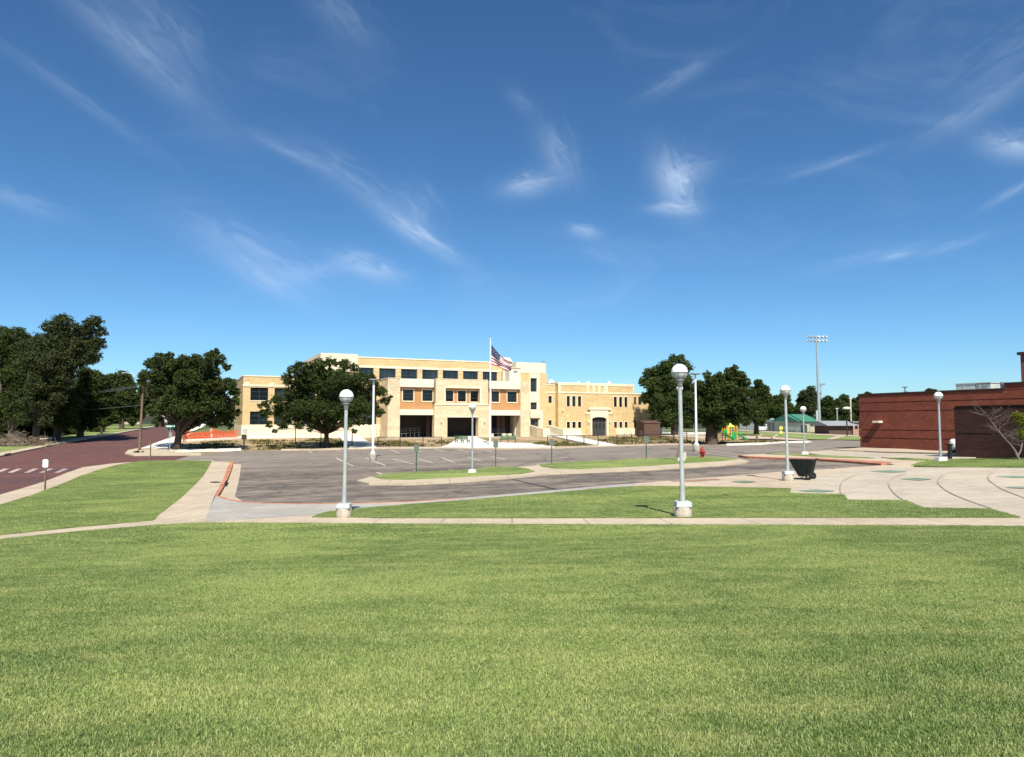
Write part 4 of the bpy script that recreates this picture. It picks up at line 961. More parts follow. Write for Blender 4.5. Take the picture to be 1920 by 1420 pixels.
hv = MB(); hv.box(xh0, xh1-1.1, 3.2, 5.2, zt_, zh); hv.box(xh1-1.08, xh1, 3.3, 5.1, zt_, zh-.05); hv.box(xh0-.08, xh1+.05, 3.15, 5.25, zh, zh+.06)
for k in range(3): hv.box(xh0+.6+k*1.2, xh0+.64+k*1.2, 3.17, 3.2, zt_, zh)
hv.build('rooftop_unit', M['silver'], red)
x, z = RP(1697, 735, 1.0); mt = MB(); mt.tube([(x, 1, zt_), (x, 1, z+.35)], .05, 6); mt.box(x-.22, x+.22, .95, 1.05, z+.33, z+.40); mt.build('vent_mast', M['grey_metal'], red)
# lights on the wall
x, z = RP(1648.5, 791.5, 0); wl3 = MB(); wl3.box(x-.3, x+.3, -.42, 0, z-.07, z+.1); wl3.build('wall_light', M['white_panel'], red)
x, z = RP(1628, 775, 0); ln = MB(); ln.tube([(x+.1, 0, z), (x-.05, -.35, z-.28), (x-.4, -.8, z-.3), (x-.8, -1.1, z+.05), (x-1.0, -1.15, z+.25)], .03, 6); ln.build('lamp_bracket', M['dark_brick'], red)
x2, z2_ = RP(1609.5, 767, -1.15); lh = MB(); lh.lathe([(0, -.03), (.32, 0), (.34, .08), (.2, .18), (0, .2)], 12, (x-1.05, -1.2, z+.33)); lh.build('lamp_head', M['white_panel'], red)
# low dark wall in front
B0 = at(1793, 860, 38.0); B0.z = 0
dw = thing('dark_wall', 'low dark brown brick wall in front of the red brick building', 'wall', (B0.x, B0.y, -2.6), TR)
def DP(u, v, q):
    d = ray(u, v); k = (B0.dot(um_)+q)/d.dot(um_); p = d*k; return (p-B0).dot(ux), p.z+2.6
ztd = DP(1800, 761.6, 0)[1]; m1 = DP(1850, 813, 0)[1]
db = MB(); db.box(0, 34, .03, 3.5, 0, ztd)
for a, b in ((0, m1-.06), (m1, ztd-.1)): db.box(-.03, 34, 0, .028, a, b)
db.build('wall', M['dark_brick'], dw)
MB().box(-.06, 34, -.05, 3.55, ztd, ztd+.06).build('coping', M['red_brick'], dw)
# meters by the wall
p = gp(1784.5, 866); mo = thing('utility_tank', 'white cylinder with a black base tucked behind the end of the dark wall', 'tank', gy(1789.5, 41.5), 0); mo.scale = (.62, .62, .62)
MB().lathe([(0, 0), (.42, 0), (.45, .1), (.45, .55), (.4, .62), (0, .62)], 14).build('base', M['rubber'], mo); MB().lathe([(0, .62), (.36, .62), (.37, 1.4), (.3, 1.55), (.12, 1.62), (0, 1.63)], 14).build('drum', M['white_metal'], mo)
mo = thing('utility_post', 'short dark post with a flat top beside the white cylinder', 'post', gp(1781.5, 864.5), R(15))
MB().box(-.07, .07, -.07, .07, 0, .8).build('post', M['black_metal'], mo); MB().box(-.18, .14, -.1, .1, .8, .88).build('cap', M['black_metal'], mo)

# ------------------------------------------------------------------ lamps
def globe_lamp(loc, label, h=3.94, base=.40, cap=True, tilt=(0, 0), rad=.205, flush=False):
    o = thing('globe_lamp', label, 'lamp', loc, 0, 'globe lamps round the lot', tilt)
    if not flush:
        cb = MB(); cb.lathe([(0, -.3), (.225, -.3), (.225, base*.62), (.21, base*.66), (0, base*.66)], 20); cb.build('concrete_base', M['base_conc'], o)
        cc = MB(); cc.hexa([(-.2, -.2, base*.66), (.2, -.2, base*.66), (.2, .2, base*.66), (-.2, .2, base*.66), (-.18, -.18, base), (.18, -.18, base), (.18, .18, base), (-.18, .18, base)]); cc.build('base_cover', M['paint_cap'], o, .02)
    else:
        base = .22; cb = MB(); cb.hexa([(-.27, -.25, -.1), (.27, -.25, -.1), (.27, .25, -.1), (-.27, .25, -.1), (-.18, -.18, .2), (.18, -.18, .2), (.18, .18, .2), (-.18, .18, .2)]); cb.build('concrete_base', M['conc_white'], o)
    zg = h+base; zp = zg-2*rad*1.05-.14
    pl = MB(); pl.tube([(0, 0, base), (0, 0, base+.05), (0, 0, zp)], [.060, .058, .050], 14); pl.tube([(0, 0, base), (0, 0, base+.40)], .066, 14)
    pl.build('pole', M['pole_paint'] if not flush else M['galv'], o)
    fit = MB(); fit.lathe([(.065, zp-.01), (.075, zp+.02), (.07, zp+.08), (.10, zp+.13), (.13, zp+.17), (.0, zp+.175)], 14); fit.build('fitter', M['grey_metal'], o)
    gc = zg-rad; up = MB(); lo = MB(); n = 10
    up.lathe([(rad*math.cos(a), rad*math.sin(a)) for a in np.linspace(-.08, math.pi/2, n)], 24, (0, 0, gc)); up.build('globe', M['globe'], o)
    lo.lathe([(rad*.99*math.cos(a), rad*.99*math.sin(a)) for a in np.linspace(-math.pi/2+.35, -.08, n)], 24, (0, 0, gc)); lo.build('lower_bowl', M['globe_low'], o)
    cg = MB()
    ring = [(math.cos(t)*rad*1.04, math.sin(t)*rad*1.04, gc-.02) for t in np.linspace(0, 2*math.pi, 25)]; cg.tube(ring, .007, 5, caps=False)
    for k in range(8):
        t = 2*math.pi*(k+.5)/8
        cg.tube([(math.cos(t)*rad*1.04*math.cos(a)+math.cos(t)*.0, math.sin(t)*rad*1.04*math.cos(a), gc+rad*1.04*math.sin(a)) for a in np.linspace(-math.pi/2+.45, 0.0, 7)], .006, 5)
    cg.build('cage', M['grey_metal'], o)
    return o
def lamp_at(u, vb, vt, label, flush=False, tilt=0.0):
    p = gp(u, vb-1.5, .12); tot_ = at(u, vt, p.y).z-p.z
    return globe_lamp(p, label, tot_-(.22 if flush else .40), tilt=(0, tilt), flush=flush)
lamp_at(1280.5, 971.5, 682.5, 'nearest and tallest looking globe lamp, on a round concrete base in the middle lawn', tilt=-R(.5))
lamp_at(645, 971.5, 730.5, 'rust stained globe lamp at the left end of the middle lawn', tilt=R(.35))
lamp_at(1477.5, 903, 722.5, 'globe lamp beside the dark trash cart', tilt=-R(.4))
lamp_at(1764, 866.5, 735, 'globe lamp standing before the red brick wall', True)
lamp_at(885.5, 888.5, 757, 'globe lamp on the left grass island', True)
lamp_at(1508, 854, 762, 'small distant globe lamp on the far verge before the green roofed shed', True)
lamp_at(1276.5, 866, 723, 'distant globe lamp hidden behind the nearest lamp pole', True)
def light_pole(p, h, label):
    o = thing('light_pole', label, 'light pole', p, 0, 'white light poles in the lot')
    MB().lathe([(0, -.3), (.29, -.3), (.29, .5), (.27, .55), (0, .55)], 18).build('concrete_base', M['base_conc'], o)
    MB().tube([(0, 0, .55), (0, 0, h)], [.10, .08], 12).build('pole', M['white_metal'], o)
    MB().lathe([(.2, .55), (.2, .62), (.12, .75), (.12, .8)], 12).build('flange', M['white_metal'], o)
    MB().box(-.09, .09, .1, .2, 1.5, 1.75).build('hand_hole', M['white_metal'], o)
    f = MB(); f.lathe([(0, h-.02), (.12, h-.02), (.42, h+.03), (.42, h+.09), (.3, h+.13), (0, h+.15)], 18); f.build('lamp_head', M['grey_metal'], o)
light_pole(gp(699, 864), 6.35, 'white light pole in the lot before the shade tree')
light_pole(gp(1306, 847), 6.35, 'white light pole near the hydrant and the large oak')
# stadium light
ps = gy(1537, 150); o = thing('floodlight_pole', 'tall steel field floodlight pole with two rows of lamps', 'floodlight', ps)
Hs = at(1531, 634, 150).z-ps.z; xo = at(1531, 634, 150).x-ps.x
MB().tube([(0, 0, 0), (xo*.3, 0, Hs*.3), (xo, 0, Hs)], [.36, .3, .17], 12).build('pole', M['galv'], o)
MB().lathe([(0, 0), (.5, 0), (.5, 1.0), (.4, 1.1), (0, 1.1)], 12).build('base', M['box_beige'], o)
ca = MB(); ca.box(xo-2.0, xo+2.0, -.08, .08, Hs-.02, Hs+.1); ca.box(xo-2.0, xo+2.0, -.08, .08, Hs-.85, Hs-.73); ca.box(xo-.08, xo+.08, -.1, -.02, Hs-1, Hs+.2); ca.build('crossarm', M['galv'], o)
for r_ in range(2):
    for k in range(6):
        x = xo-1.9+k*.76; z = Hs+.2-r_*.85
        lm = MB(); lm.lathe([(0, -.28), (.1, -.26), (.22, 0), (.34, .22), (.30, .22), (0, .05)], 12)
        oo = lm.build('lamp', M['silver'] if k > 2 else M['grey_metal'], o); oo.scale = (.8, .8, .8); oo.location = (x, -.25, z); oo.rotation_euler = (R(60), 0, R(-25+k*10))
MB().box(xo*.0-.75, xo*.0-.42, -.3, .1, 1.8, 4.6).build('control_box', M['silver'], o)
ps = gy(1543, 230); o = thing('floodlight_pole', 'smaller far floodlight just right of the tall field light', 'floodlight', ps)
Hs = at(1541, 722, 230).z-ps.z
MB().tube([(0, 0, 0), (-.3, 0, Hs)], [.25, .12], 8).build('pole', M['galv'], o); c = MB(); c.box(-1.3, .8, -.1, .1, Hs-.06, Hs+.06); c.build('crossarm', M['galv'], o)
for k in range(3):
    oo = MB().lathe([(0, -.3), (.25, 0), (.4, .25), (0, .1)], 8).build('lamp', M['grey_metal'], o); oo.location = (-1.2+k*.9, -.2, Hs+.15); oo.rotation_euler = (R(60), 0, 0)

# ------------------------------------------------------------------ signs, posts
def signpost(p, label, h, plate, m, mp='dark_green', rz=0.0, text=None, r=.03, name='sign_post', group=None, lean=0.0):
    o = thing(name, label, 'sign', p, rz, group, (0, lean))
    MB().box(-r, r, -r, r, -.1, h).build('post', M[mp], o)
    w_, hh_, z0 = plate; pl = MB(); c = .05
    prof = [(-w_/2+c, 0), (w_/2-c, 0), (w_/2, c), (w_/2, hh_-c), (w_/2-c, hh_), (-w_/2+c, hh_), (-w_/2, hh_-c), (-w_/2, c)]; n = 8
    pl.add([(x, -r-.012, z0+z) for x, z in prof]+[(x, -r-.002, z0+z) for x, z in prof], [tuple(range(n)), tuple(range(n, 2*n))[::-1]]+[(i, i+n, (i+1) % n+n, (i+1) % n) for i in range(n)])
    pl = pl.build('sign_plate', M[m], o)
    if text:
        t = MB()
        for (zz, segs) in text:
            for a, b in segs: t.box(a*w_, b*w_, -r-.016, -r-.0125, z0+zz*hh_-.012, z0+zz*hh_+.012)
        t.build('lettering', M['sign_ink'], pl)
    return o
signpost(gp(84, 924), 'small white sign on a brown post beside the brick street', 1.68, (.30, .40, 1.24), 'sign_white', 'wood_pole', R(-6), [(.82, [(-.22, -.02), (.02, .22)]), (.58, [(-.36, -.12), (-.09, .15), (.18, .36)]), (.34, [(-.2, .0), (.04, .18)]), (.14, [(-.22, -.03), (.0, .12), (.15, .3)])])
for (u, v, h, lb) in ((780.5, 888, 1.75, 'green backed sign post at the left end of the left island'), (929.5, 879.5, 1.80, 'sign post at the right end of the left grass island'), (1034.5, 872.5, 1.72, 'sign post at the left end of the right grass island'), (1212, 863.5, 1.66, 'green backed sign post in the middle of the right island')):
    signpost(gp(u, v), lb, h, (.30, .46, h-.47), 'sign_green', 'dark_green', group='parking sign posts on the islands')
# hydrant
o = thing('fire_hydrant', 'red fire hydrant on the grass island', 'hydrant', gp(1317, 862), R(20)); hy = MB()
hy.lathe([(0, 0), (.17, 0), (.17, .06), (.12, .07), (.115, .12), (.12, .5), (.17, .52), (.17, .57), (.13, .58), (.135, .64), (.11, .74), (.05, .79), (0, .8)], 16); hy.build('barrel', M['red_paint'], o)
hy = MB(); hy.tube([(-.18, 0, .45), (.18, 0, .45)], .055, 10); hy.tube([(-.2, 0, .45), (-.15, 0, .45)], .07, 10); hy.tube([(.15, 0, .45), (.2, 0, .45)], .07, 10); hy.tube([(0, -.19, .42), (0, 0, .42)], .07, 10); hy.tube([(0, -.21, .42), (0, -.15, .42)], .085, 10); hy.build('outlet_cap', M['red_paint'], o)
MB().box(-.03, .03, -.03, .03, .79, .86).build('operating_nut', M['red_paint'], o)
o = thing('leaning_stake', 'thin dark wooden stake leaning on the grass island beside the lamp pole', 'stake', gp(1268.5, 862.5), 0, tilt=(0, R(12)))
MB().box(-.045, .045, -.045, .045, -.05, 1.6).build('stake', M['wood_pole'], o)
o = thing('meter_box', 'small pale utility box on the grass island behind the lamp pole', 'utility box', gp(1282.5, 864.5), 0)
MB().box(-.13, .13, -.1, .1, .08, .55).build('box', M['box_beige'], o, .02); MB().tube([(0, 0, 0), (0, 0, .1)], .05, 8).build('stem', M['grey_metal'], o)
# sign pair near the school corner
o = thing('sign_post', 'brown sign under a small white one at the lot entrance', 'sign', gp(457.5, 845.3))
MB().box(-.04, .04, -.04, .04, 0, 1.4).build('post', M['black_metal'], o); MB().box(-.26, .26, -.06, -.042, 1.1, 1.6).build('sign_plate', M['sign_brown'], o)
MB().box(-.18, .18, -.10, .06, 1.65, 2.15).build('notice_case', M['silver'], o); MB().box(-.2, .2, -.12, .08, 2.15, 2.2).build('case_lid', M['white_metal'], o)
# street name sign
o = thing('street_name_sign', 'green street name sign on a thin pole by the big corner tree', 'street sign', gp(318, 849.5), R(-3))
MB().tube([(0, 0, 0), (0, 0, 2.5)], .035, 8).build('pole', M['galv'], o)
b = MB().box(-.48, .48, -.012, .012, 2.42, 2.68).build('sign_blade', M['street_green'], o)
tx = MB()
for a, c in ((-.42, -.36), (-.32, -.22), (-.2, -.1), (-.08, .0), (.02, .1), (.12, .2), (.22, .28), (.34, .42)): tx.box(a, c, -.017, -.0125, 2.49, 2.61)
tx.build('lettering', M['sign_white'], b)
MB().box(-.012, .012, -.42, .42, 2.18, 2.40).build('cross_blade', M['street_green'], o); 
MB().box(-.14, .14, .04, .055, 1.55, 1.95).build('sign_plate', M['galv'], o)
o = thing('thin_post', 'bare thin brown post at the tip of the left lawn', 'post', gp(281.5, 867), 0)
MB().box(-.035, .035, -.035, .035, -.1, 1.95).build('post', M['wood_pole'], o); MB().box(-.06, .06, -.05, .05, .35, .5).build('bracket', M['wood_pole'], o)
# utility pole with street light
pu = gp(261, 846.5); o = thing('utility_pole', 'wooden utility pole with a curved street light arm at the street corner', 'utility pole', pu)
Yp = pu.y; top = at(269, 717, Yp); t_ = top-pu
MB().tube([(0, 0, -.2), tuple(t_*.5), tuple(t_)], [.14, .125, .09], 10).build('pole', M['wood_pole'], o)
e = at(234, 699, Yp)-pu; mid = at(250, 702, Yp)-pu; st_ = at(263, 720, Yp)-pu
am = MB().tube([tuple(st_), tuple(st_.lerp(mid, .6)+Vector((.08, 0, .12))), tuple(mid), tuple(e)], .035, 6).build('street_light_arm', M['galv'], o)
MB().hexa([tuple(e+Vector(q)) for q in ((-.28, -.1, -.1), (.1, -.1, -.06), (.1, .1, -.06), (-.28, .1, -.1), (-.24, -.08, .06), (.1, -.06, .06), (.1, .06, .06), (-.24, .08, .06))]).build('lamp_head', M['grey_metal'], am)
for (a, b_, r_, lb) in (((268, 722), (40, 742), .016, 'upper overhead cable left of the utility pole'), ((268, 724.5), (40, 746), .016, 'second overhead cable left of the utility pole'), ((264, 760), (40, 768), .012, 'lowest overhead cable left of the utility pole')):
    P0 = at(*a, Yp+.1); P1 = at(*b_, Yp+48); wv = MB(); wv.tube([P0.lerp(P1, t)-Vector((0, 0, 4*t*(1-t)*.35)) for t in np.linspace(0, 1, 14)], r_, 5)
    tag(wv.build('overhead_cable', M['galv']), lb, 'cable', 'overhead cables')
# grass clump at the pole
# ------------------------------------------------------------------ flag
pf = gp(919, 836.5); Yf = pf.y; o = thing('flagpole', 'white flagpole in front of the school', 'flagpole', pf)
Hf = at(920.5, 638, Yf).z-pf.z
MB().tube([(0, 0, 0), (0, 0, Hf*.6), (0, 0, Hf)], [.085, .07, .04], 12).build('pole', M['white_metal'], o)
MB().lathe([(0, -.09), (.07, -.06), (.09, 0), (.07, .06), (0, .09)], 12, (0, 0, Hf+.12)).build('ball_finial', M['white_metal'], o)
MB().lathe([(0, 0), (.2, 0), (.18, .06), (.1, .1), (0, .1)], 12).build('collar', M['white_metal'], o)
MB().tube([(.1, 0, 1.2), (.13, 0, Hf*.5), (.1, 0, Hf-.1)], .008, 4).build('halyard', M['white_metal'], o)
fo = thing('flag', 'waving American flag with stars and stripes on the flagpole', 'flag', (pf.x, pf.y, pf.z))
def px2w(cx_, cy_):   # photo pixel in the enlarged crop -> local x, z at the flag
    p = at(890+cx_/14.2, 620+cy_/14.2, Yf); return p.x-pf.x, p.z-pf.z
topc = [(440, 372), (560, 520), (680, 650), (800, 760), (900, 815), (1002, 842)]; botc = [(440, 905), (545, 935), (650, 965), (760, 1025), (870, 1055), (962, 1078)]
def fsurf(u, v):
    t = u*5; i = min(int(t), 4); f = t-i
    tx_, tz_ = (topc[i][0]*(1-f)+topc[i+1][0]*f, topc[i][1]*(1-f)+topc[i+1][1]*f); bx_, bz_ = (botc[i][0]*(1-f)+botc[i+1][0]*f, botc[i][1]*(1-f)+botc[i+1][1]*f)
    x, z = px2w(bx_+(tx_-bx_)*v, bz_+(tz_-bz_)*v)
    y = .22*math.sin(u*7+v*4.5)*min(1, u*3)+.30*math.sin(v*9)*u
    return (x, y, z)
fm = MB(); nu, nv = 40, 39
for j in range(nv):
    for i in range(nu):
        q = [fsurf(i/nu, j/nv), fsurf((i+1)/nu, j/nv), fsurf((i+1)/nu, (j+1)/nv), fsurf(i/nu, (j+1)/nv)]
        stripe = int(j/nv*13); canton = (i/nu < .4 and j/nv >= 6/13)
        fm.add(q, [(0, 1, 2, 3)], 2 if canton else (0 if stripe % 2 == 0 else 1), True)
clo = fm.build('cloth', [M['flag_red'], M['flag_white'], M['flag_blue']], fo)
stm = MB()
for r_ in range(9):
    for k in range(6 if r_ % 2 == 0 else 5):
        cu = .4*((k*2+1+(r_ % 2))/12); cv = 6/13+7/13*((r_+1)/10); pts = []
        for a in range(10):
            rr = (.015 if a % 2 == 0 else .0065); pts.append((cu+rr*.62*math.sin(a*math.pi/5), cv+rr*math.cos(a*math.pi/5)))
        for dy in (-.006, .006):
            stm.add([(x, y+dy, z) for x, y, z in (fsurf(min(max(a, 0), 1), min(max(b, 0), 1)) for a, b in pts)], [tuple(range(10)) if dy < 0 else tuple(range(10))[::-1]])
stm.build('stars', M['flag_white'], clo)

# ------------------------------------------------------------------ benches
def bench(p, rz, label):
    o = thing('park_bench', label, 'bench', p, rz, 'green benches on the school plaza')
    for k in range(3): z = .52+k*.14; MB().box(-.85, .85, .18+.03*k, .21+.03*k, z, z+.11).build('back_slat', M['bench_green'], o)
    for k in range(3): MB().box(-.85, .85, -.25+k*.14, -.14+k*.14, .43, .46).build('seat_slat', M['bench_green'], o)
    for x in (-.8, 0, .8):
        l = MB(); l.box(x-.03, x+.03, -.25, -.19, 0, .43); l.box(x-.03, x+.03, .15, .21, 0, .95); l.box(x-.03, x+.03, -.19, .15, .36, .42)
        if x: l.box(x-.03, x+.03, -.27, .2, .64, .68)
        l.build('leg', M['black_metal'], o)
    return o
bench(gp(866.5, 832.5), R(150), 'dark green bench left of the flagpole, turned side on')
bench(gp(952.5, 832.2), R(183), 'green bench right of the flagpole with its back to the lot')

# ------------------------------------------------------------------ fences
G1 = 'black rail fences along the far side of the lot'
def rail_fence(us, label, h=1.05, group=G1):
    pts = [gp(u, v, .05) for u, v in us]
    o = thing('rail_fence', label, 'fence', pts[0], group=group); b = pts[0]
    tp = MB()
    tp.tube([p-b+Vector((0, 0, h)) for p in pts], .035, 6); tp.tube([p-b+Vector((0, 0, .12)) for p in pts], .018, 5)
    tp.build('rail', M['black_metal'], o)
    for p in pts: MB().tube([p-b, p-b+Vector((0, 0, h+.05))], .045, 6).build('post', M['black_metal'], o)
    wm = MB()
    for i in range(len(pts)-1):
        a, c = pts[i]-b, pts[i+1]-b; L_ = (c-a).length; n = int(L_/.25)
        for k in range(1, n):
            q = a.lerp(c, k/n); wm.box(q.x-.003, q.x+.003, q.y-.003, q.y+.003, q.z+.12, q.z+h)
    wm.build('wire_mesh', M['black_metal'], o)
rail_fence([(708.5, 839), (750, 839.5), (793, 839.5), (828, 839.5)], 'black rail fence left of the entrance plaza')
rail_fence([(1027, 837.5), (1063, 837.2), (1095, 836.4), (1121.5, 836.6)], 'black rail fence between the plaza and the diagonal walk')
rail_fence([(1157, 835.8), (1185, 835.2), (1212, 834.5), (1238, 833.8), (1264, 832.8), (1288, 831.5)], 'black rail fence running right from the diagonal walk toward the big oak')
rail_fence([(1262, 826), (1288, 826), (1324, 825)], 'second rail fence left of the oak trunk', 1.1)
for i, (u, v, h, t_) in enumerate(((553.5, 833, 2.0, 'left of'), (601.5, 837, 1.9, 'just left of'), (660, 839.5, 1.6, 'right of'))):
    o = thing('steel_post', 'thin dark steel post %s the shade tree trunk' % t_, 'post', gp(u, v), 0, 'bare fence posts near the shade tree')
    MB().tube([(0, 0, 0), (.0, 0, h)], .05, 8).build('post', M['black_metal'], o); MB().lathe([(.06, h-.01), (.05, h+.04), (0, h+.06)], 8).build('cap', M['black_metal'], o)
def chain_fence(pts, label, h=1.5, m='galv', sp=.16, wr=.006, step=3.0):
    m = 'grey_metal'; o = thing('chain_link_fence', label, 'fence', pts[0], group='chain link fences round the field'); b = pts[0]
    MB().tube([p-b+Vector((0, 0, h)) for p in pts], .03, 5).build('rail', M[m], o)
    wm = MB()
    for i in range(len(pts)-1):
        a, c = pts[i]-b, pts[i+1]-b; L_ = (c-a).length; n = max(1, round(L_/step)); d = (c-a)/L_
        for k in range(n): q = a.lerp(c, k/n); MB().tube([q, q+Vector((0, 0, h+.05))], .035, 5).build('post', M[m], o)
        t = -h
        while t < L_:
            for sg in (1, -1):
                s0, s1 = t, t+h; z0, z1 = (0, h) if sg > 0 else (h, 0)
                if s0 < 0: z0 += (z1-z0)*(-s0)/h; s0 = 0
                if s1 > L_: z1 = z0+(z1-z0)*((L_-s0)/(s1-s0)); s1 = L_
                if s1 > s0:
                    A_, B_ = a+d*s0+Vector((0, 0, z0)), a+d*s1+Vector((0, 0, z1)); wz = Vector((0, 0, wr))
                    wm.add([A_-wz, B_-wz, B_+wz, A_+wz], [(0, 1, 2, 3)])
            t += sp
    wm.build('wire_mesh', M[m], o)
chain_fence([gy(1300, 150), gy(1400, 150), gy(1470, 150)], 'chain link fence along the field behind the play area', 2.2, sp=.2, wr=.012)
chain_fence([gy(1475, 150), gy(1530, 148), gy(1552, 147)], 'chain link fence along the field before the green roofed shed', 1.8, sp=.2, wr=.012)
# orange construction net
pts = [gp(343, 829.5), gp(349, 826.5), gp(380, 825), gp(398, 824.5), gp(444, 822.5)]
o = thing('orange_fence', 'sagging orange plastic construction fence beside the corner tree', 'fence', pts[0]); b = pts[0]
nm = MB(); hs_ = [1.15, 1.4, 1.05, 1.35, 1.15]
samp = []
for i in range(len(pts)-1):
    for k in range(14): samp.append((pts[i].lerp(pts[i+1], k/14)-b, hs_[i]+(hs_[i+1]-hs_[i])*k/14-.25*math.sin(math.pi*k/14)))
samp.append((pts[-1]-b, hs_[-1])); rows = 14
for i in range(len(samp)-1):
    (p, h0), (q, h1) = samp[i], samp[i+1]
    for r_ in range(rows):
        t0, t1 = r_/rows, (r_+.62)/rows; w0_, w1_ = .12*math.sin(i*.9+r_*.5), .12*math.sin((i+1)*.9+r_*.5)
        nm.add([p+Vector((0, w0_, h0*t0)), q+Vector((0, w1_, h1*t0)), q+Vector((0, w1_, h1*t1)), p+Vector((0, w0_, h0*t1))], [(0, 1, 2, 3)])
        if i % 2 == 0: nm.add([p+Vector((0, w0_-.005, h0*t0)), p.lerp(q, .3)+Vector((0, w0_-.005, h0*t0)), p.lerp(q, .3)+Vector((0, w0_-.005, h0*(r_+1)/rows)), p+Vector((0, w0_-.005, h0*(r_+1)/rows))], [(0, 1, 2, 3)])
nm.build('net', M['orange_net'], o)
for p, h_ in zip(pts, hs_): MB().tube([p-b, p-b+Vector((0, 0, h_+.15))], .035, 6).build('stake', M['orange_net'], o)
pp_ = gp(397.5, 824.3)-b; MB().box(pp_.x-.16, pp_.x+.16, pp_.y-.2, pp_.y-.16, .1, 1.5).build('white_panel', M['white_wall'], o)
pt = gp(366, 822); o = thing('white_sheet', 'crumpled white tarp leaning up behind the orange fence', 'tarp', pt)
tm = MB()
for i in range(8):
    for j in range(3):
        f_ = lambda a, b_: ((a/8-.5)*2.6, .2+b_*.3+.1*math.sin(a*2.1+b_), .25+a/8*1.5+b_*.22+.08*math.sin(a*3+b_*2))
        tm.add([f_(i, j), f_(i+1, j), f_(i+1, j+1), f_(i, j+1)], [(0, 1, 2, 3)], 0, True)
tm.build('sheet', M['white_wall'], o)

# ------------------------------------------------------------------ trash cart
pc = gp(1510, 899.3, .12); o = thing('trash_cart', 'dark green plastic tilt cart full of rubbish on the walk', 'cart', pc, R(-38)); o.scale = (.74, .84, .88)
L1, L0, Wt, Wb, zb, zt2 = .62, .40, .36, .29, .16, .92
def cartprof(zf):   # outline at height fraction
    f = zf; xf = -(.28+(.76-.28)*f); xb_ = .34+.18*f; w_ = Wb+(Wt-Wb)*f; z = zb+(zt2-zb)*f; return [(xf, -w_, z), (xb_, -w_, z), (xb_, w_, z), (xf, w_, z)]
bd = MB(); n = 6; rings = [cartprof(i/n) for i in range(n+1)]
for i in range(n):
    for k in range(4): a, b_ = rings[i][k], rings[i][(k+1) % 4]; c, d = rings[i+1][(k+1) % 4], rings[i+1][k]; bd.add([a, b_, c, d], [(0, 1, 2, 3)])
bd.add(rings[0], [(3, 2, 1, 0)]); ins_ = [(x*.95, y*.92, z) for x, y, z in rings[n]]; bd.add(rings[n]+ins_, [(i, (i+1) % 4, 4+(i+1) % 4, 4+i) for i in range(4)]); low = [(x*.8, y*.8, zb+.4) for x, y, z in ins_]
bd.add(ins_+low, [(i, (i+1) % 4, 4+(i+1) % 4, 4+i) for i in range(4)]+[(4, 5, 6, 7)])
bd.build('body', M['cart'], o, .012)
rim = MB(); pr = rings[n]
for i in range(4): a, b_ = Vector(pr[i]), Vector(pr[(i+1) % 4]); rim.tube([a, b_], .022, 6)
rim.build('rim', M['cart'], o)
rbm_ = MB()
for x in (-.32, -.05, .22):
    rbm_.hexa([(x*.75-.02, -Wb-.022, zb+.02), (x*.75+.02, -Wb-.022, zb+.02), (x*.75+.02, -Wb, zb+.02), (x*.75-.02, -Wb, zb+.02), (x-.02, -Wt-.018, zt2-.06), (x+.02, -Wt-.018, zt2-.06), (x+.02, -Wt, zt2-.06), (x-.02, -Wt, zt2-.06)])
rbm_.hexa([(.36, -.16, zb+.1), (.375, -.16, zb+.1), (.375, .16, zb+.1), (.36, .16, zb+.1), (.50, -.16, zt2-.15), (.53, -.16, zt2-.15), (.53, .16, zt2-.15), (.50, .16, zt2-.15)])
rbm_.build('rib', M['cart'], o)
for y in (-.42, .42):
    wm = MB(); wm.tube([(.3, y-.05, .16), (.3, y+.05, .16)], .16, 20); wo_ = wm.build('wheel', M['rubber'], o); MB().tube([(.3, y-.056, .16), (.3, y+.056, .16)], .05, 12).build('hub', M['grey_metal'], wo_)
ax = MB().tube([(.3, -.40, .16), (.3, .40, .16)], .02, 6); ax.build('axle', M['black_metal'], o)
ft = MB()
for y in (-.18, .18): ft.tube([(-.22, y, .02), (-.22, y, zb+.02)], .018, 6); ft.tube([(-.22, y, .05), (-.1, y, zb)], .014, 6)
ft.tube([(-.22, -.2, .03), (-.22, .2, .03)], .02, 6); ft.build('stand', M['grey_metal'], o)
ld = MB(); ld.tube([(.5, -.3, zt2), (.62, -.28, zt2+.07), (.62, .28, zt2+.07), (.5, .3, zt2)], .02, 6); ld.build('push_handle', M['black_metal'], o)
pd = MB(); RR = random.Random(4)
for k in range(7):
    x, y = RR.uniform(-.5, .35), RR.uniform(-.2, .2); pd.lathe([(0, -.1), (.16, -.06), (.2, 0), (.14, .07), (0, .1)], 8, (x, y, zt2-.04), smooth=False)
pd.build('rubbish_bags', M['rubber'], o)

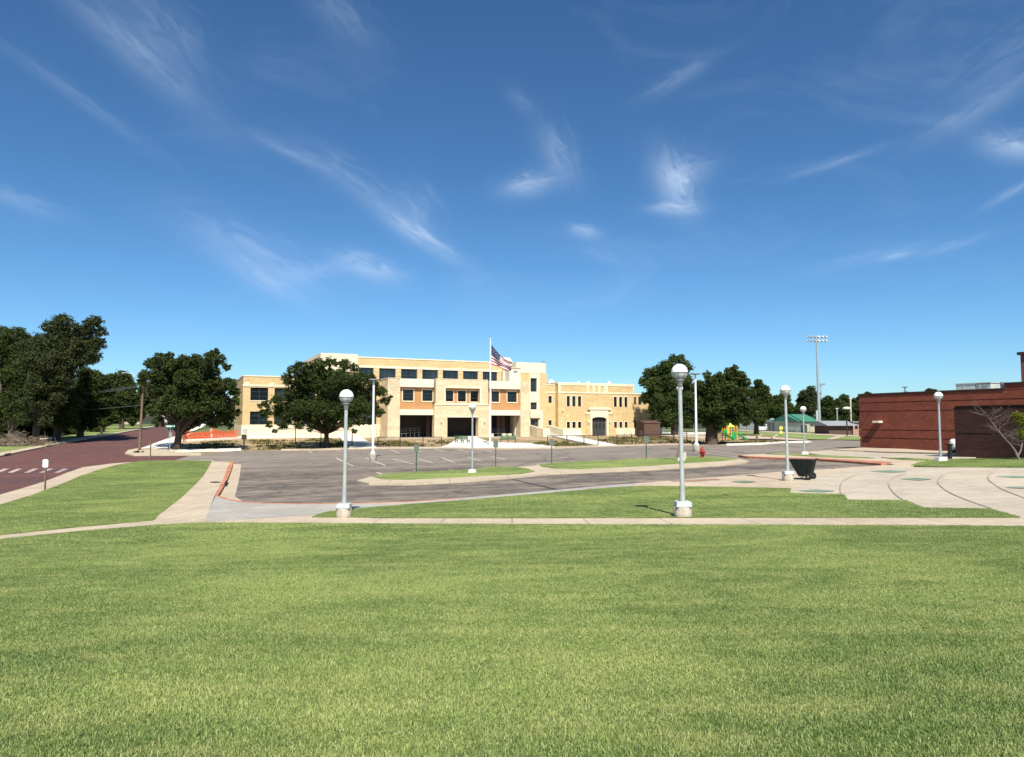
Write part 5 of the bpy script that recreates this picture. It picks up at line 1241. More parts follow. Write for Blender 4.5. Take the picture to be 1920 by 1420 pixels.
# ------------------------------------------------------------------ play area
pg = gp(1372, 826.5); Yg = pg.y; o = thing('play_structure', 'yellow and green playground climber with two slides under the oak', 'playground climber', pg)
def pgp(u, v): q = at(u, v, Yg)-pg; return q.x, q.z
pw = 1/F*Yg
for (u0, v0) in ((1371, 797), (1381.5, 797), (1359, 799), (1365, 800)):
    x, z = pgp(u0, v0); MB().tube([(x, 0, 0), (x, 0, z)], .06, 8).build('corner_post', M['yellow'], o); MB().tube([(x, 1.1, 0), (x, 1.1, z)], .06, 8).build('corner_post', M['yellow'], o)
x0, z0 = pgp(1371.8, 826); x1, z1 = pgp(1380.8, 811); pn = MB(); wallmesh(pn, x0, x1, .15, z1, -.04, .05, []); pn = pn.build('climbing_panel', M['green_plastic'], o)
hl_ = MB()
for i in range(3):
    for j in range(4): hl_.lathe([(0, 0), (.05, 0), (.05, .001)], 6, (0, 0, 0)); hl_.box(x0+.12+i*.19, x0+.18+i*.19, -.055, -.041, .3+j*.2, .36+j*.2)
hl_.build('hand_hold', M['dark_green'], pn)
x, z = pgp(1371.5, 795); rfm = MB(); rfm.add([(x-.45, -.1, z-.35), (x+.35, -.1, z-.35), (x+.35, 1.2, z-.35), (x-.45, 1.2, z-.35), (x-.05, .55, z+.15)], [(0, 1, 4), (1, 2, 4), (2, 3, 4), (3, 0, 4), (3, 2, 1, 0)]); rfm.build('peaked_roof', M['pale_yellow'], o)
xa, za = pgp(1362, 801); xb, zb_ = pgp(1368, 813); MB().box(xa, xb, -.05, .0, zb_, za).build('yellow_panel', M['yellow'], o)
xa, za = pgp(1357, 806); xb, zb_ = pgp(1363.5, 813); MB().box(xa, xb, -.07, -.052, zb_, za).build('green_panel', M['green_plastic'], o)
MB().box(pgp(1359, 800)[0], pgp(1381, 800)[0], 0, 1.1, 1.15, 1.22).build('deck', M['brown_plastic'], o)
def slide(pts, wd, name='slide'):
    s = MB()
    for i in range(len(pts)-1):
        (xa, ya, za), (xb, yb, zb_) = pts[i], pts[i+1]
        s.hexa([(xa, ya-wd, za-.05), (xb, yb-wd, zb_-.05), (xb, yb+wd, zb_-.05), (xa, ya+wd, za-.05), (xa, ya-wd, za), (xb, yb-wd, zb_), (xb, yb+wd, zb_), (xa, ya+wd, za)])
        for sg in (-1, 1): s.hexa([(xa, ya+sg*wd-.03, za), (xb, yb+sg*wd-.03, zb_), (xb, yb+sg*wd+.03, zb_), (xa, ya+sg*wd+.03, za), (xa, ya+sg*wd-.03, za+.18), (xb, yb+sg*wd-.03, zb_+.18), (xb, yb+sg*wd+.03, zb_+.18), (xa, ya+sg*wd+.03, za+.18)])
    return s.build(name, M['green_plastic'], o)
X_ = lambda u, v: pgp(u, v)
slide([(X_(1383, 812)[0], .5, X_(1383, 812)[1]), (X_(1390, 817)[0], .4, X_(1390, 817)[1]), (X_(1396, 822)[0], .3, X_(1396, 822)[1]), (X_(1402, 825)[0], .25, .12)], .25)
slide([(X_(1358, 812)[0], -.1, X_(1358, 812)[1]), (X_(1362, 818)[0], -.4, X_(1362, 818)[1]), (X_(1368, 824)[0], -.8, .25), (X_(1370, 826)[0], -1.0, .12)], .28)
st = MB()
for k in range(5): x = X_(1352, 820)[0]-.2+k*.22; st.box(x, x+.22, .2, .9, .15+k*.2, .22+k*.2)
st.build('steps', M['brown_plastic'], o)
x, z = pgp(1350, 808); MB().tube([(x, .2, 0), (x, .2, z), (x+.6, .2, z+.5)], .04, 6).build('hand_bar', mat('orange_plastic', (.6, .2, .03), .5), o)
for (u, v, lb) in ((1427, 817, 'left pale wooden board leaning by the play area'), (1454, 818.5, 'right pale wooden board leaning by the play area')):
    oo = thing('wooden_board', lb, 'board', gp(u, v+1.6), R(-10), 'boards by the play area'); MB().box(-.4, .4, -.08, .08, .1, .28).build('board', M['conc_tan'], oo).rotation_euler = (0, R(-32), 0); MB().box(-.3, -.2, -.05, .05, 0, .2).build('foot', M['wood_pole'], oo)
for (u, v, lb) in ((1419.5, 829, 'short grey post left of the pale boards'), (1447, 832, 'short dark post on the curb below the boards')):
    oo = thing('short_post', lb, 'post', gp(u, v), 0, 'short posts by the far curb'); MB().box(-.09, .09, -.09, .09, 0, .55).build('post', M['wood_pole'], oo); MB().lathe([(.14, .55), (.1, .62), (0, .64)], 8).build('cap', M['wood_pole'], oo)
# yellow crossing sign
o = thing('crossing_sign', 'yellow pedestrian crossing sign before the field fence', 'sign', gp(1464.5, 817)); pY = gp(1464.5, 817).y; k_ = pY/F
MB().box(-.05, .05, -.05, .05, 0, 15*k_).build('post', M['dark_green'], o)
r_ = 4.0*k_; zc_ = 13.2*k_; MB().add([(0, -.08, zc_-r_*1.15), (r_*.85, -.08, zc_-r_*.1), (r_*.6, -.08, zc_+r_), (-r_*.6, -.08, zc_+r_), (-r_*.85, -.08, zc_-r_*.1)], [(0, 1, 2, 3, 4)]).add([(0, -.06, zc_-r_*1.15), (r_*.85, -.06, zc_-r_*.1), (r_*.6, -.06, zc_+r_), (-r_*.6, -.06, zc_+r_), (-r_*.85, -.06, zc_-r_*.1)], [(4, 3, 2, 1, 0)]).build('sign_plate', M['pale_yellow'], o)
MB().box(-.06, .06, -.09, -.081, zc_-.25, zc_+.25).build('symbol', M['dark_green'], o); MB().box(-.2, .2, -.08, -.06, zc_-r_*1.15-.45, zc_-r_*1.15-.05).build('arrow_plate', M['pale_yellow'], o)
o = thing('trash_box', 'dark green upright bin by the field fence', 'bin', gy(1508, 140)); kk = 140/F
MB().box(-4*kk, 4*kk, -.4, .4, 0, 13.5*kk).build('body', M['dark_green'], o); MB().box(-4.3*kk, 4.3*kk, -.45, .45, 13.5*kk, 14.3*kk).build('lid', M['black_metal'], o)
for (u, v, lb) in ((1487, 810, 'left low bleacher behind the field fence'), (1522, 811, 'right low bleacher behind the field fence')):
    oo = thing('bleacher', lb, 'bleacher', gy(u, 155), 0, 'low bleachers by the field')
    for k in range(3): MB().box(-1.8, 1.8, k*.5-.1, k*.5+.12, .4+k*.3, .46+k*.3).build('seat_board', M['silver'], oo)
    for x in (-1.6, 0, 1.6): q_ = MB(); q_.tube([(x, -.1, 0), (x, 1.1, 1.05)], .03, 5); q_.tube([(x, 1.1, 0), (x, 1.1, 1.05)], .03, 5); q_.build('support', M['grey_metal'], oo)

# ------------------------------------------------------------------ small buildings
def shed(name, label, cat, u0, u1, vb, vt, Y, wallm, roofm, depth=6, roofh=1.0, rz=0.0, over=.4, win=1, hip=False, group=None, side=None, doors=0):
    p = gy((u0+u1)/2, Y); w_ = (u1-u0)/F*Y/2; z0 = -.3; h = at(960, vt, Y).z-p.z
    o = thing(name, label, cat, p, rz, group)
    mb_ = MB(); holes = []
    if win:
        for k in range(win): c = -w_+2*w_*(k+.5)/win; holes.append((c-.5, c+.5, h*.45, h*.8))
    wallmesh(mb_, -w_, w_, z0, h, 0, .2, holes); mb_.box(-w_, -w_+.2, .2, depth-.2, z0, h); mb_.box(w_-.2, w_, .2, depth-.2, z0, h); mb_.box(-w_, w_, depth-.2, depth, z0, h)
    if not hip:
        for x in (-w_, w_-.2): mb_.add([(x, 0, h), (x, depth, h), (x, depth/2, h+roofh), (x+.2, 0, h), (x+.2, depth, h), (x+.2, depth/2, h+roofh)], [(0, 2, 1), (3, 4, 5)])
    mb_.build('wall', wallm, o)
    for hh_ in holes: window(o, *hh_, 0, 2, 1, glass='glass_dark', sill=False, fm='frame_light')
    if doors: q_ = MB().box(w_*.45, w_*.45+.95, -.03, .0, 0, 2.05).build('door', M['brown_plastic'], o); MB().box(w_*.45+.8, w_*.45+.88, -.06, -.031, 1, 1.05).build('handle', M['grey_metal'], q_)
    a, d, r_ = w_+over, -over, depth+over; i_ = (w_*.45 if hip else 0); th = .1
    top = [(-a, d, h), (a, d, h), (a, r_, h), (-a, r_, h), (-a+i_, depth/2, h+roofh), (a-i_, depth/2, h+roofh)]
    rf_ = MB(); rf_.add(top+[(x, y, z-th) for x, y, z in top], [(0, 1, 5, 4), (2, 3, 4, 5), (3, 0, 4), (1, 2, 5), (6, 10, 11, 7), (8, 11, 10, 9), (0, 6, 7, 1), (1, 7, 8, 2), (2, 8, 9, 3), (3, 9, 6, 0)]); rf_.build('roof', roofm, o)
    return o
def depthshed(): pass
# green-roofed field building: long side wall seen on the left (grey), cream end
o = shed('field_building', 'cream field building with a green metal roof behind the fence', 'building', 1496, 1534, 806, 790, 158, M['cream_wall'], M['green_roof'], 9, 1.6, R(14), .5, 2)
q_ = gy(1483, 163)
o2 = shed('field_building', 'grey shed joined to the left of the green roofed building', 'building', 1458, 1496, 806, 791, 166, M['interior'], M['grey_roof'], 5, .5, R(14), .2, 0)
o3 = shed('concession_hut', 'small brown block hut with a grey metal roof beside the red brick building', 'hut', 1554, 1598, 818, 797.5, 122, M['brown_block'], M['grey_roof'], 5, .75, R(4), .7, 0)
pq = thing('concession_hut', 'pink block hut just left of the red brick wall', 'hut', gy(1607.5, 123), R(4)); q_ = MB(); wallmesh(q_, -.75, 1.2, -.3, 2.1, 0, 3, [(-.4, .1, .9, 1.7)]); q_.build('wall', M['pink_block'], pq); MB().box(-.4, .1, .1, .12, .9, 1.7).build('window', M['glass_dark'], pq)
MB().box(-.95, 1.5, -.3, 3.3, 2.1, 2.25).build('roof', M['grey_roof'], pq)
for (u, vt, Y, lb, m_) in ((1596.5, 748, 130, 'tall pale yellow pole behind the hut roof', 'box_beige'), (1570.5, 767, 150, 'grey pole with a small lamp behind the hut', 'galv')):
    p = gy(u, Y); hh_ = at(u, vt, Y).z-p.z; oo = thing('field_pole', lb, 'pole', p, 0, 'poles behind the hut'); MB().tube([(0, 0, 0), (0, 0, hh_)], .13, 8).build('pole', M[m_], oo); MB().box(-.3, .3, -.1, .1, hh_, hh_+.2).build('cap', M['silver'], oo)
for (u, v, hh_, lb) in ((1588.5, 818.5, 3.4, 'dark post at the corner of the brown hut'), (1612, 819, 3.4, 'thin post left of the red brick wall')):
    p = gp(u, v); oo = thing('thin_post', lb, 'post', p, 0, 'posts by the huts'); MB().box(-.07, .07, -.07, .07, 0, 22/F*p.y*1.35).build('post', M['black_metal'], oo); MB().box(-.2, .2, -.1, .1, 22/F*p.y*1.35, 22/F*p.y*1.35+.15).build('cap', M['black_metal'], oo)
shed('house', 'low pinkish house behind the field trees', 'house', 1436, 1453, 797, 792, 190, M['pink_block'], M['asphalt_shingle'], 8, .6, 0, .3, 1)
shed('house', 'small pale roofed house left of the pinkish house', 'house', 1418, 1436, 797, 784.5, 210, M['white_wall'], M['roofing'], 8, 1.6, R(20), .3, 1)
shed('enclosure', 'brown wooden enclosure with a shallow roof beside the school wing', 'enclosure', 1207, 1239, 811, 792.5, 103, M['brown_shed'], M['brown_shed'], 3, .3, R(12), .1, 0)
o = thing('picnic_table', 'dark grey table beside the brown enclosure', 'table', gp(1247, 813), R(10))
MB().box(-.8, .8, -.35, .35, .68, .75).build('table_top', M['grey_metal'], o)
for x in (-.5, .5): MB().box(x-.06, x+.06, -.25, .25, 0, .68).build('leg', M['grey_metal'], o)
# houses across the brick street
shed('house', 'white house glimpsed between the street trees', 'house', 58, 92, 800, 786.5, 120, M['white_wall'], M['asphalt_shingle'], 8, 1.6, R(-20), .5, 2, doors=1)
shed('house', 'low cream house with a wide garage beyond the far bend', 'house', 222, 268, 800, 786, 185, M['cream_wall'], M['asphalt_shingle'], 8, 1.5, R(-18), .5, 2)
shed('house', 'white gabled house behind the big corner tree', 'house', 296, 314, 796, 782, 200, M['white_wall'], M['roofing'], 8, 2.2, R(-18), .4, 1)
shed('house', 'pale bungalow behind the left street trees', 'house', -10, 40, 800, 784, 125, M['cream_wall'], M['asphalt_shingle'], 9, 1.6, R(-20), .5, 2)

# car
def car(p, rz, label, m):
    o = thing('parked_car', label, 'car', p, rz); b = MB()
    side = [(-2.3, .35), (-2.3, .95), (-1.9, 1.05), (-1.2, 1.12), (-.75, 1.62), (1.0, 1.66), (1.55, 1.1), (2.25, .98), (2.35, .4)]; n = len(side)
    b.add([(x, -.88, z) for x, z in side]+[(x, .88, z) for x, z in side], [tuple(range(n))[::-1], tuple(range(n, 2*n))]+[(i, (i+1) % n, n+(i+1) % n, n+i) for i in range(n)]); b.build('body', M[m], o, .06)
    g = MB(); g.add([(-1.05, -.89, 1.14), (1.4, -.89, 1.14), (.95, -.89, 1.56), (-.7, -.89, 1.56)], [(0, 1, 2, 3)]); g.add([(-1.05, .89, 1.14), (1.4, .89, 1.14), (.95, .89, 1.56), (-.7, .89, 1.56)], [(3, 2, 1, 0)]); g.hexa([(-1.21, -.75, 1.14), (-1.2, -.75, 1.13), (-1.2, .75, 1.13), (-1.21, .75, 1.14), (-.8, -.7, 1.6), (-.79, -.7, 1.59), (-.79, .7, 1.59), (-.8, .7, 1.6)]); g.build('windows', M['glass_dark'], o)
    for x in (-1.45, 1.45):
        for y in (-.86, .86): wo_ = MB().tube([(x, y-.1, .34), (x, y+.1, .34)], .34, 16).build('wheel', M['rubber'], o); MB().tube([(x, y-.105, .34), (x, y+.105, .34)], .17, 10).build('hubcap', M['galv'], wo_)
    for y in (-.6, .6): MB().box(-2.34, -2.28, y-.18, y+.18, .7, .85).build('headlight', M['silver'], o)
car(gy(1431, 162), R(65), 'white car parked behind the field fence', 'car_white')

# ------------------------------------------------------------------ trees
LEAFK = 2.2
def leaves(blobs, n, size, seed, clump=.27, density_shell=.62):
    n = int(n*LEAFK); size = size*.86
    """blobs: (x,y,z,rx,ry,rz). leaf quads gathered in clumps spread through the crown"""
    rg = np.random.default_rng(seed); vol = np.array([b[3]*b[5] for b in blobs]); vol = vol/vol.sum(); cs_ = []; cr_ = []; cb = []
    for b, w_ in zip(blobs, vol):
        m = max(6, int(w_*n/15)); d = rg.normal(size=(m, 3)); d /= np.linalg.norm(d, axis=1)[:, None]
        r_ = rg.random(m)**(1/3)*.55+.5*rg.random(m)*density_shell+.08
        r_ = np.minimum(r_, 1.02)
        c = np.array(b[:3])+d*r_[:, None]*np.array(b[3:6]); cs_.append(c); cr_.append(np.full(m, min(b[3], b[5]))*rg.uniform(.5, 1.25, m)*clump); cb.append(rg.random(m)*.5+.25)
    c = np.concatenate(cs_); cr = np.concatenate(cr_); cb = np.concatenate(cb); per = max(6, int(n/len(c))); K = len(c)
    N_ = K*per; ci = np.repeat(np.arange(K), per)
    off = rg.normal(size=(N_, 3))*.62; off[:, 2] *= .62
    pos = c[ci]+off*cr[ci][:, None]
    nr = off+rg.normal(size=(N_, 3))*.8+np.array([0, 0, .5]); nr /= np.linalg.norm(nr, axis=1)[:, None]
    t = np.cross(nr, rg.normal(size=(N_, 3))); t /= np.linalg.norm(t, axis=1)[:, None]+1e-9; b2 = np.cross(nr, t)
    s = size*rg.uniform(.55, 1.3, N_)[:, None]
    v = np.stack([pos-t*s*.5, pos-b2*s*.28+t*s*.05, pos+t*s*.55, pos+b2*s*.30], 1).reshape(-1, 3)
    val = np.clip(cb[ci]+rg.normal(size=N_)*.22, 0, 1)
    return v, np.repeat(val, 4)
def leafmesh(name, v, val, m, parent):
    n = len(v)//4; me = bpy.data.meshes.new(name); me.vertices.add(len(v)); me.vertices.foreach_set('co', v.astype(np.float32).ravel())
    me.loops.add(4*n); me.loops.foreach_set('vertex_index', np.arange(4*n, dtype=np.int32)); me.polygons.add(n); me.polygons.foreach_set('loop_start', np.arange(0, 4*n, 4, dtype=np.int32))
    me.update(calc_edges=True); a = me.attributes.new('lv', 'FLOAT', 'POINT'); a.data.foreach_set('value', val.astype(np.float32)); me.materials.append(m)
    o = bpy.data.objects.new(name, me); COL.objects.link(o); o.parent = parent; return o
def tree(label, base, Y, blobs, tr, n, leaf, lm='leaf', bark='bark', name='tree', fork=None, group=None, seed=1, depth=1.0, limbs=True, dead=0, lowback=False):
    """blobs in picture pixels (u, v, r); tr trunk radius in metres; base=(u, v or None)"""
    p = gy(base[0], Y) if base[1] is None else gp(*base); Y = p.y if base[1] is not None else Y
    o = thing(name, label, 'tree' if name != 'shrub' else 'shrub', p, 0, group)
    rg = random.Random(seed); B = []
    us = [b[0] for b in blobs]; cu = sum(us)/len(us); half = max(1, (max(us)-min(us))/2)
    for b in blobs:
        u, v, r_ = b[:3]; R_ = r_/F*Y; sp = math.sqrt(max(0, 1-((u-cu)/(half*1.15))**2))*half/F*Y*.75*depth
        ys = [Y+rg.uniform(-.9, .9)*sp] if sp < R_*1.2 else [Y-sp*rg.uniform(.35, .95), Y+sp*rg.uniform(.2, .9)]
        if lowback and v > 770: ys = [Y+rg.uniform(.2, .9)*sp]
        for y in ys: q = at(u, v, y)-p; sc2 = y/Y; B.append((q.x, q.y, q.z, R_*sc2, R_*1.05, R_*.92*sc2))
    bc = [sum(b[i] for b in B)/len(B) for i in range(3)]
    B2 = B+[tuple(b[i]+(bc[i]-b[i])*.30 for i in range(3))+(b[3]*1.05, b[4], b[5]*1.05) for b in B[::1]] if limbs and len(B) > 8 else B
    v, val = leaves(B2, int(n*1.25), leaf, seed); leafmesh('crown', v, val, M[lm], o)
    if limbs:
        t = MB(); zmin = min(b[2] for b in B); h0 = max(.8, fork or max(1.2, zmin*.75))
        lean = sum(b[0] for b in B)/len(B)*.10
        t.tube([(0, 0, -.3), (0, 0, .1), (lean*.3, 0, h0*.5), (lean, 0, h0)], [tr*1.5, tr*1.12, tr*.95, tr*.9], 12)
        for b in B:
            e_ = Vector(b[:3]); s_ = Vector((lean, 0, h0-.2)); L_ = (e_-s_).length
            m1_ = s_.lerp(e_, .35)+Vector((rg.uniform(-.1, .1)*L_, rg.uniform(-.1, .1)*L_, .08*L_)); m2 = s_.lerp(e_, .7)+Vector((rg.uniform(-.08, .08)*L_, 0, .05*L_))
            k = tr*.42*min(1, b[3]/2+.3)
            t.tube([s_, m1_, m2, e_], [k, k*.6, k*.35, k*.12], 6, caps=False)
            for _ in range(2):
                e2 = e_+Vector((rg.uniform(-1, 1)*b[3], rg.uniform(-1, 1)*b[4], rg.uniform(-.3, 1)*b[5]))*.8; t.tube([m2, m2.lerp(e2, .5)+Vector((0, 0, .1)), e2], [k*.3, k*.2, k*.05], 5, caps=False)
        t.build('trunk', M[bark], o)
    return o
tree('tall leaning elm with an open twisted crown across the brick street', (66, 833), None, [(95, 615, 17), (118, 603, 19), (138, 614, 13), (80, 645, 26), (120, 640, 24), (150, 645, 16), (165, 608, 13), (180, 602, 14), (188, 622, 13), (180, 645, 18), (170, 668, 20), (192, 640, 8), (140, 672, 26), (100, 680, 30), (62, 680, 30), (75, 725, 28), (120, 715, 24), (45, 650, 18), (60, 755, 22), (90, 765, 20), (45, 785, 16), (85, 790, 14), (110, 745, 18)], .36, 36000, .26, 'leaf_grey', 'bark', seed=3, fork=4.2)
tree('broad dark elm at the far left edge', (24, 826), None, [(-30, 640, 30), (5, 630, 22), (30, 628, 20), (50, 640, 16), (-10, 670, 34), (25, 675, 34), (-30, 720, 36), (15, 725, 36), (50, 730, 26), (-10, 768, 30), (30, 770, 26), (60, 765, 16), (0, 795, 16), (-30, 800, 16), (0, 650, 24), (40, 665, 22), (30, 700, 24), (0, 745, 22)], .5, 34000, .27, 'leaf', 'bark_pale', seed=5)
tree('dark tree third from the left edge with low branches', (106, 829), None, [(95, 745, 24), (120, 740, 22), (100, 770, 24), (75, 770, 18), (125, 775, 16), (140, 755, 18), (112, 720, 18), (80, 792, 14), (118, 795, 14), (138, 790, 12)], .42, 13000, .25, 'leaf', seed=7)
tree('dense tree behind the leaning elm by the street', (150, 822), None, [(165, 705, 20), (185, 715, 20), (150, 735, 24), (180, 745, 24), (200, 735, 18), (160, 770, 22), (190, 770, 18), (135, 780, 16), (205, 755, 14), (150, 795, 14), (172, 795, 12)], .4, 15000, .32, 'leaf', seed=9)
tree('low pale green bush like tree at the bend of the street', (190, None), 98, [(180, 775, 12), (195, 770, 13), (207, 780, 11), (186, 788, 11), (200, 791, 9)], .15, 5000, .30, 'leaf_mid', seed=11)
tree('tall far tree left of the utility pole', (228, None), 125, [(212, 712, 15), (230, 708, 17), (222, 730, 20), (243, 725, 15), (208, 745, 16), (232, 750, 20), (250, 745, 14), (218, 772, 16), (240, 770, 14)], .4, 10000, .42, 'leaf', seed=13)
tree('rounded far tree just left of the utility pole base', (248, None), 150, [(240, 775, 12), (253, 768, 12), (262, 778, 11), (248, 787, 10), (232, 784, 9)], .3, 5000, .42, 'leaf_mid', seed=15)
tree('far tree hidden behind the big corner tree', (300, None), 150, [(280, 735, 22), (310, 735, 22), (300, 760, 22), (270, 755, 18)], .4, 8000, .45, 'leaf', seed=16)
tree('far dark tree right of the big corner tree beside the school', (445, None), 140, [(445, 725, 14), (455, 740, 16), (448, 765, 18), (425, 775, 18), (405, 790, 14), (460, 780, 14)], .35, 8000, .42, 'leaf', seed=17)
tree('big spreading corner tree with two trunks and dead twigs', (332, 845), None, [(285, 683, 15), (300, 672, 14), (272, 705, 14), (265, 718, 10), (293, 705, 17), (318, 668, 10), (322, 685, 16), (345, 680, 17), (368, 676, 15), (395, 668, 13), (405, 660, 9), (412, 676, 13), (425, 688, 9), (350, 708, 24), (385, 700, 18), (300, 728, 18), (330, 740, 22), (372, 730, 20), (405, 722, 18), (428, 720, 15), (440, 735, 12), (310, 760, 22), (350, 765, 26), (388, 762, 17), (420, 757, 17), (442, 752, 10), (285, 770, 14), (298, 790, 13), (330, 792, 17), (362, 790, 17), (395, 788, 17), (425, 785, 16), (445, 775, 9), (432, 800, 8)], .34, 34000, .25, 'leaf', seed=21, fork=1.7, lowback=True)
tree('rounded shade tree in front of the school', (612, 840), None, [(548, 695, 12), (562, 688, 14), (580, 690, 14), (600, 684, 15), (622, 680, 13), (645, 684, 14), (664, 690, 11), (540, 712, 14), (565, 712, 20), (600, 712, 24), (640, 712, 24), (675, 712, 19), (695, 708, 10), (700, 725, 16), (716, 735, 12), (722, 752, 10), (730, 744, 6), (545, 735, 15), (520, 748, 12), (500, 757, 10), (488, 762, 6), (498, 775, 13), (525, 772, 18), (560, 765, 24), (600, 765, 26), (640, 765, 26), (675, 760, 22), (700, 765, 16), (712, 775, 11), (505, 795, 9), (530, 797, 11), (560, 795, 12), (515, 808, 6), (590, 792, 14), (620, 793, 12), (650, 793, 14), (675, 788, 14), (695, 790, 9), (665, 808, 7), (580, 806, 6)], .26, 40000, .22, 'leaf', seed=23, fork=1.6)
tree('tall green tree beside the school wing', (1265, 817), None, [(1262, 672, 10), (1275, 674, 11), (1250, 685, 15), (1285, 688, 15), (1232, 695, 14), (1215, 700, 12), (1208, 715, 12), (1225, 722, 18), (1255, 712, 20), (1285, 712, 15), (1298, 730, 12), (1212, 745, 14), (1235, 750, 20), (1265, 745, 24), (1290, 755, 16), (1225, 775, 16), (1255, 778, 20), (1280, 782, 16), (1240, 795, 9)], .55, 26000, .33, 'leaf_mid', seed=25, fork=3.5)
tree('massive dark oak beside the play structure', (1334, 833), None, [(1325, 703, 9), (1332, 715, 13), (1350, 708, 13), (1370, 700, 14), (1378, 690, 7), (1388, 706, 13), (1398, 718, 11), (1310, 725, 14), (1335, 735, 20), (1365, 728, 20), (1392, 738, 16), (1290, 745, 14), (1285, 770, 16), (1305, 760, 20), (1340, 765, 24), (1372, 758, 22), (1400, 760, 15), (1410, 775, 10), (1300, 785, 14), (1325, 788, 16), (1352, 790, 16), (1380, 785, 16), (1345, 806, 8), (1398, 790, 11)], .62, 32000, .25, 'leaf', 'bark', seed=27, fork=2.6)
tree('feathery dark tree right of the oak', (1418, None), 118, [(1422, 718, 9), (1432, 730, 11), (1410, 735, 13), (1425, 748, 14), (1440, 745, 9), (1405, 760, 15), (1425, 770, 15), (1442, 762, 11), (1400, 785, 12), (1425, 788, 12)], .4, 14000, .34, 'leaf', seed=29)
for i, (u, vt, Y) in enumerate([(-60, 640, 112), (-15, 650, 108), (25, 660, 112), (60, 690, 115), (95, 700, 118), (130, 712, 120), (165, 725, 122)]):
    bl = [(u+RNG.uniform(-20, 20), vt+14+k*16+RNG.uniform(-5, 5), RNG.uniform(13, 18)) for k in range(6) for _ in range(2)]+[(u+k, 790+RNG.uniform(-6, 6), 12) for k in (-20, 0, 20)]
    tree('tree of the dark wood behind the roadside elms', (u, None), Y, bl, .4, 9000, .42, 'leaf', seed=120+i, group='dark wood behind the roadside elms')
far = [('first of the far tree line, right of the feathery tree', 1462, [(1455, 752, 12), (1470, 748, 13), (1460, 768, 15), (1478, 765, 12), (1450, 775, 11), (1470, 785, 12)]),
       ('tall airy far tree behind the green roofed building', 1512, [(1508, 740, 10), (1520, 731, 10), (1503, 752, 11), (1518, 750, 14), (1530, 742, 9), (1500, 768, 13), (1520, 770, 15), (1495, 782, 11)]),
       ('dark far tree right of the floodlight pole', 1545, [(1540, 758, 11), (1552, 752, 11), (1548, 770, 14), (1562, 765, 10), (1540, 785, 12), (1560, 785, 12)]),
       ('dark far tree behind the concession hut', 1580, [(1572, 755, 9), (1583, 748, 10), (1578, 765, 13), (1592, 760, 10), (1570, 782, 12), (1590, 782, 12)]),
       ('far palm like tree at the corner of the red brick building', 1618, [(1604, 752, 7), (1613, 745, 6), (1626, 741, 7), (1636, 745, 6), (1610, 765, 12), (1625, 765, 12), (1605, 785, 12)]),
       ('low far tree between the oak and the far tree line', 1440, [(1440, 760, 11), (1446, 775, 11), (1434, 782, 10)])]
for i, (lb, u, bl) in enumerate(far):
    tree(lb, (u, None), 205+i*6, bl, .45, 9000, .55, ('leaf', 'leaf_grey', 'leaf', 'leaf_mid', 'leaf_grey', 'leaf')[i], seed=40+i, group='trees along the far side of the field')
for i, (lb, u, bl) in enumerate([('treetop showing over the red brick roof near the globe lamp', 1746, [(1742, 733, 6), (1752, 735, 6), (1736, 737, 4), (1760, 738, 4)]), ('small treetop over the red brick roof beside the vent mast', 1702, [(1698, 738, 4), (1707, 739, 3)])]):
    tree(lb, (u, None), 190, bl, .3, 2500, .4, 'leaf_grey', seed=60+i, fork=6)
# wooded background between the named trees
RB = random.Random(9)
for i, (u, vt, Y) in enumerate([(-40, 700, 130), (20, 715, 150), (70, 720, 160), (120, 730, 150), (175, 735, 170), (215, 745, 190), (262, 745, 210), (340, 760, 215), (380, 765, 220), (1250, 765, 230), (1300, 768, 235), (1345, 770, 240), (1390, 768, 250), (1480, 766, 290), (1530, 764, 300), (1565, 762, 300), (1605, 764, 290)]):
    bl = [(u+RB.uniform(-16, 16), vt+12+RB.uniform(-4, 30), RB.uniform(10, 15)) for _ in range(7)]+[(u+k, 785+RB.uniform(-6, 6), 12) for k in (-22, -8, 8, 22)]+[(u+k, 797, 8) for k in (-18, 0, 18)]
    side = 'across the brick street' if u < 500 else 'beyond the field'
    tree('background tree in the distant wooded row %s' % side, (u, None), Y, bl, .4, 6500, .55, 'leaf', seed=80+i, group='distant wooded row %s' % side)
# bare dying tree in front of the dark wall with some live leaves
pb = gy(1914, 33.6); Yb = pb.y; o = thing('dying_tree', 'leaning mostly bare small tree with a few yellow green leaves before the dark wall', 'tree', pb)
def L(u, v, dy=0.): return at(u, v, Yb+dy)-pb
tm = MB(); rb_ = random.Random(5)
tm.tube([(0, 0, -.1), L(1908, 856), L(1903, 845), L(1898, 838)], [.075, .06, .045, .035], 8)
tm.tube([L(1903, 845), L(1893, 832), L(1880, 818), L(1868, 803), L(1856, 787), L(1848, 775)], [.035, .032, .028, .02, .012, .005], 7)
tm.tube([L(1908, 856), L(1914, 845), L(1917, 830), L(1918, 812), L(1922, 795)], [.045, .035, .03, .02, .012], 7)
tm.build('trunk', M['grey_bark'], o)
tg = MB()
def twig(p, d, l, r, dep):
    q = p+d*l; tg.tube([p, p.lerp(q, .5)+Vector((rb_.uniform(-.1, .1)*l, rb_.uniform(-.1, .1)*l, rb_.uniform(-.05, .12)*l)), q], [r, r*.7, r*.35], 4, caps=False)
    if dep:
        for _ in range(rb_.choice((2, 3, 3))):
            d2 = (d+Vector((rb_.uniform(-1, 1), rb_.uniform(-1, 1), rb_.uniform(-.5, .8)))*.75).normalized(); twig(p.lerp(q, rb_.uniform(.4, 1)), d2, l*rb_.uniform(.5, .8), r*.55, dep-1)
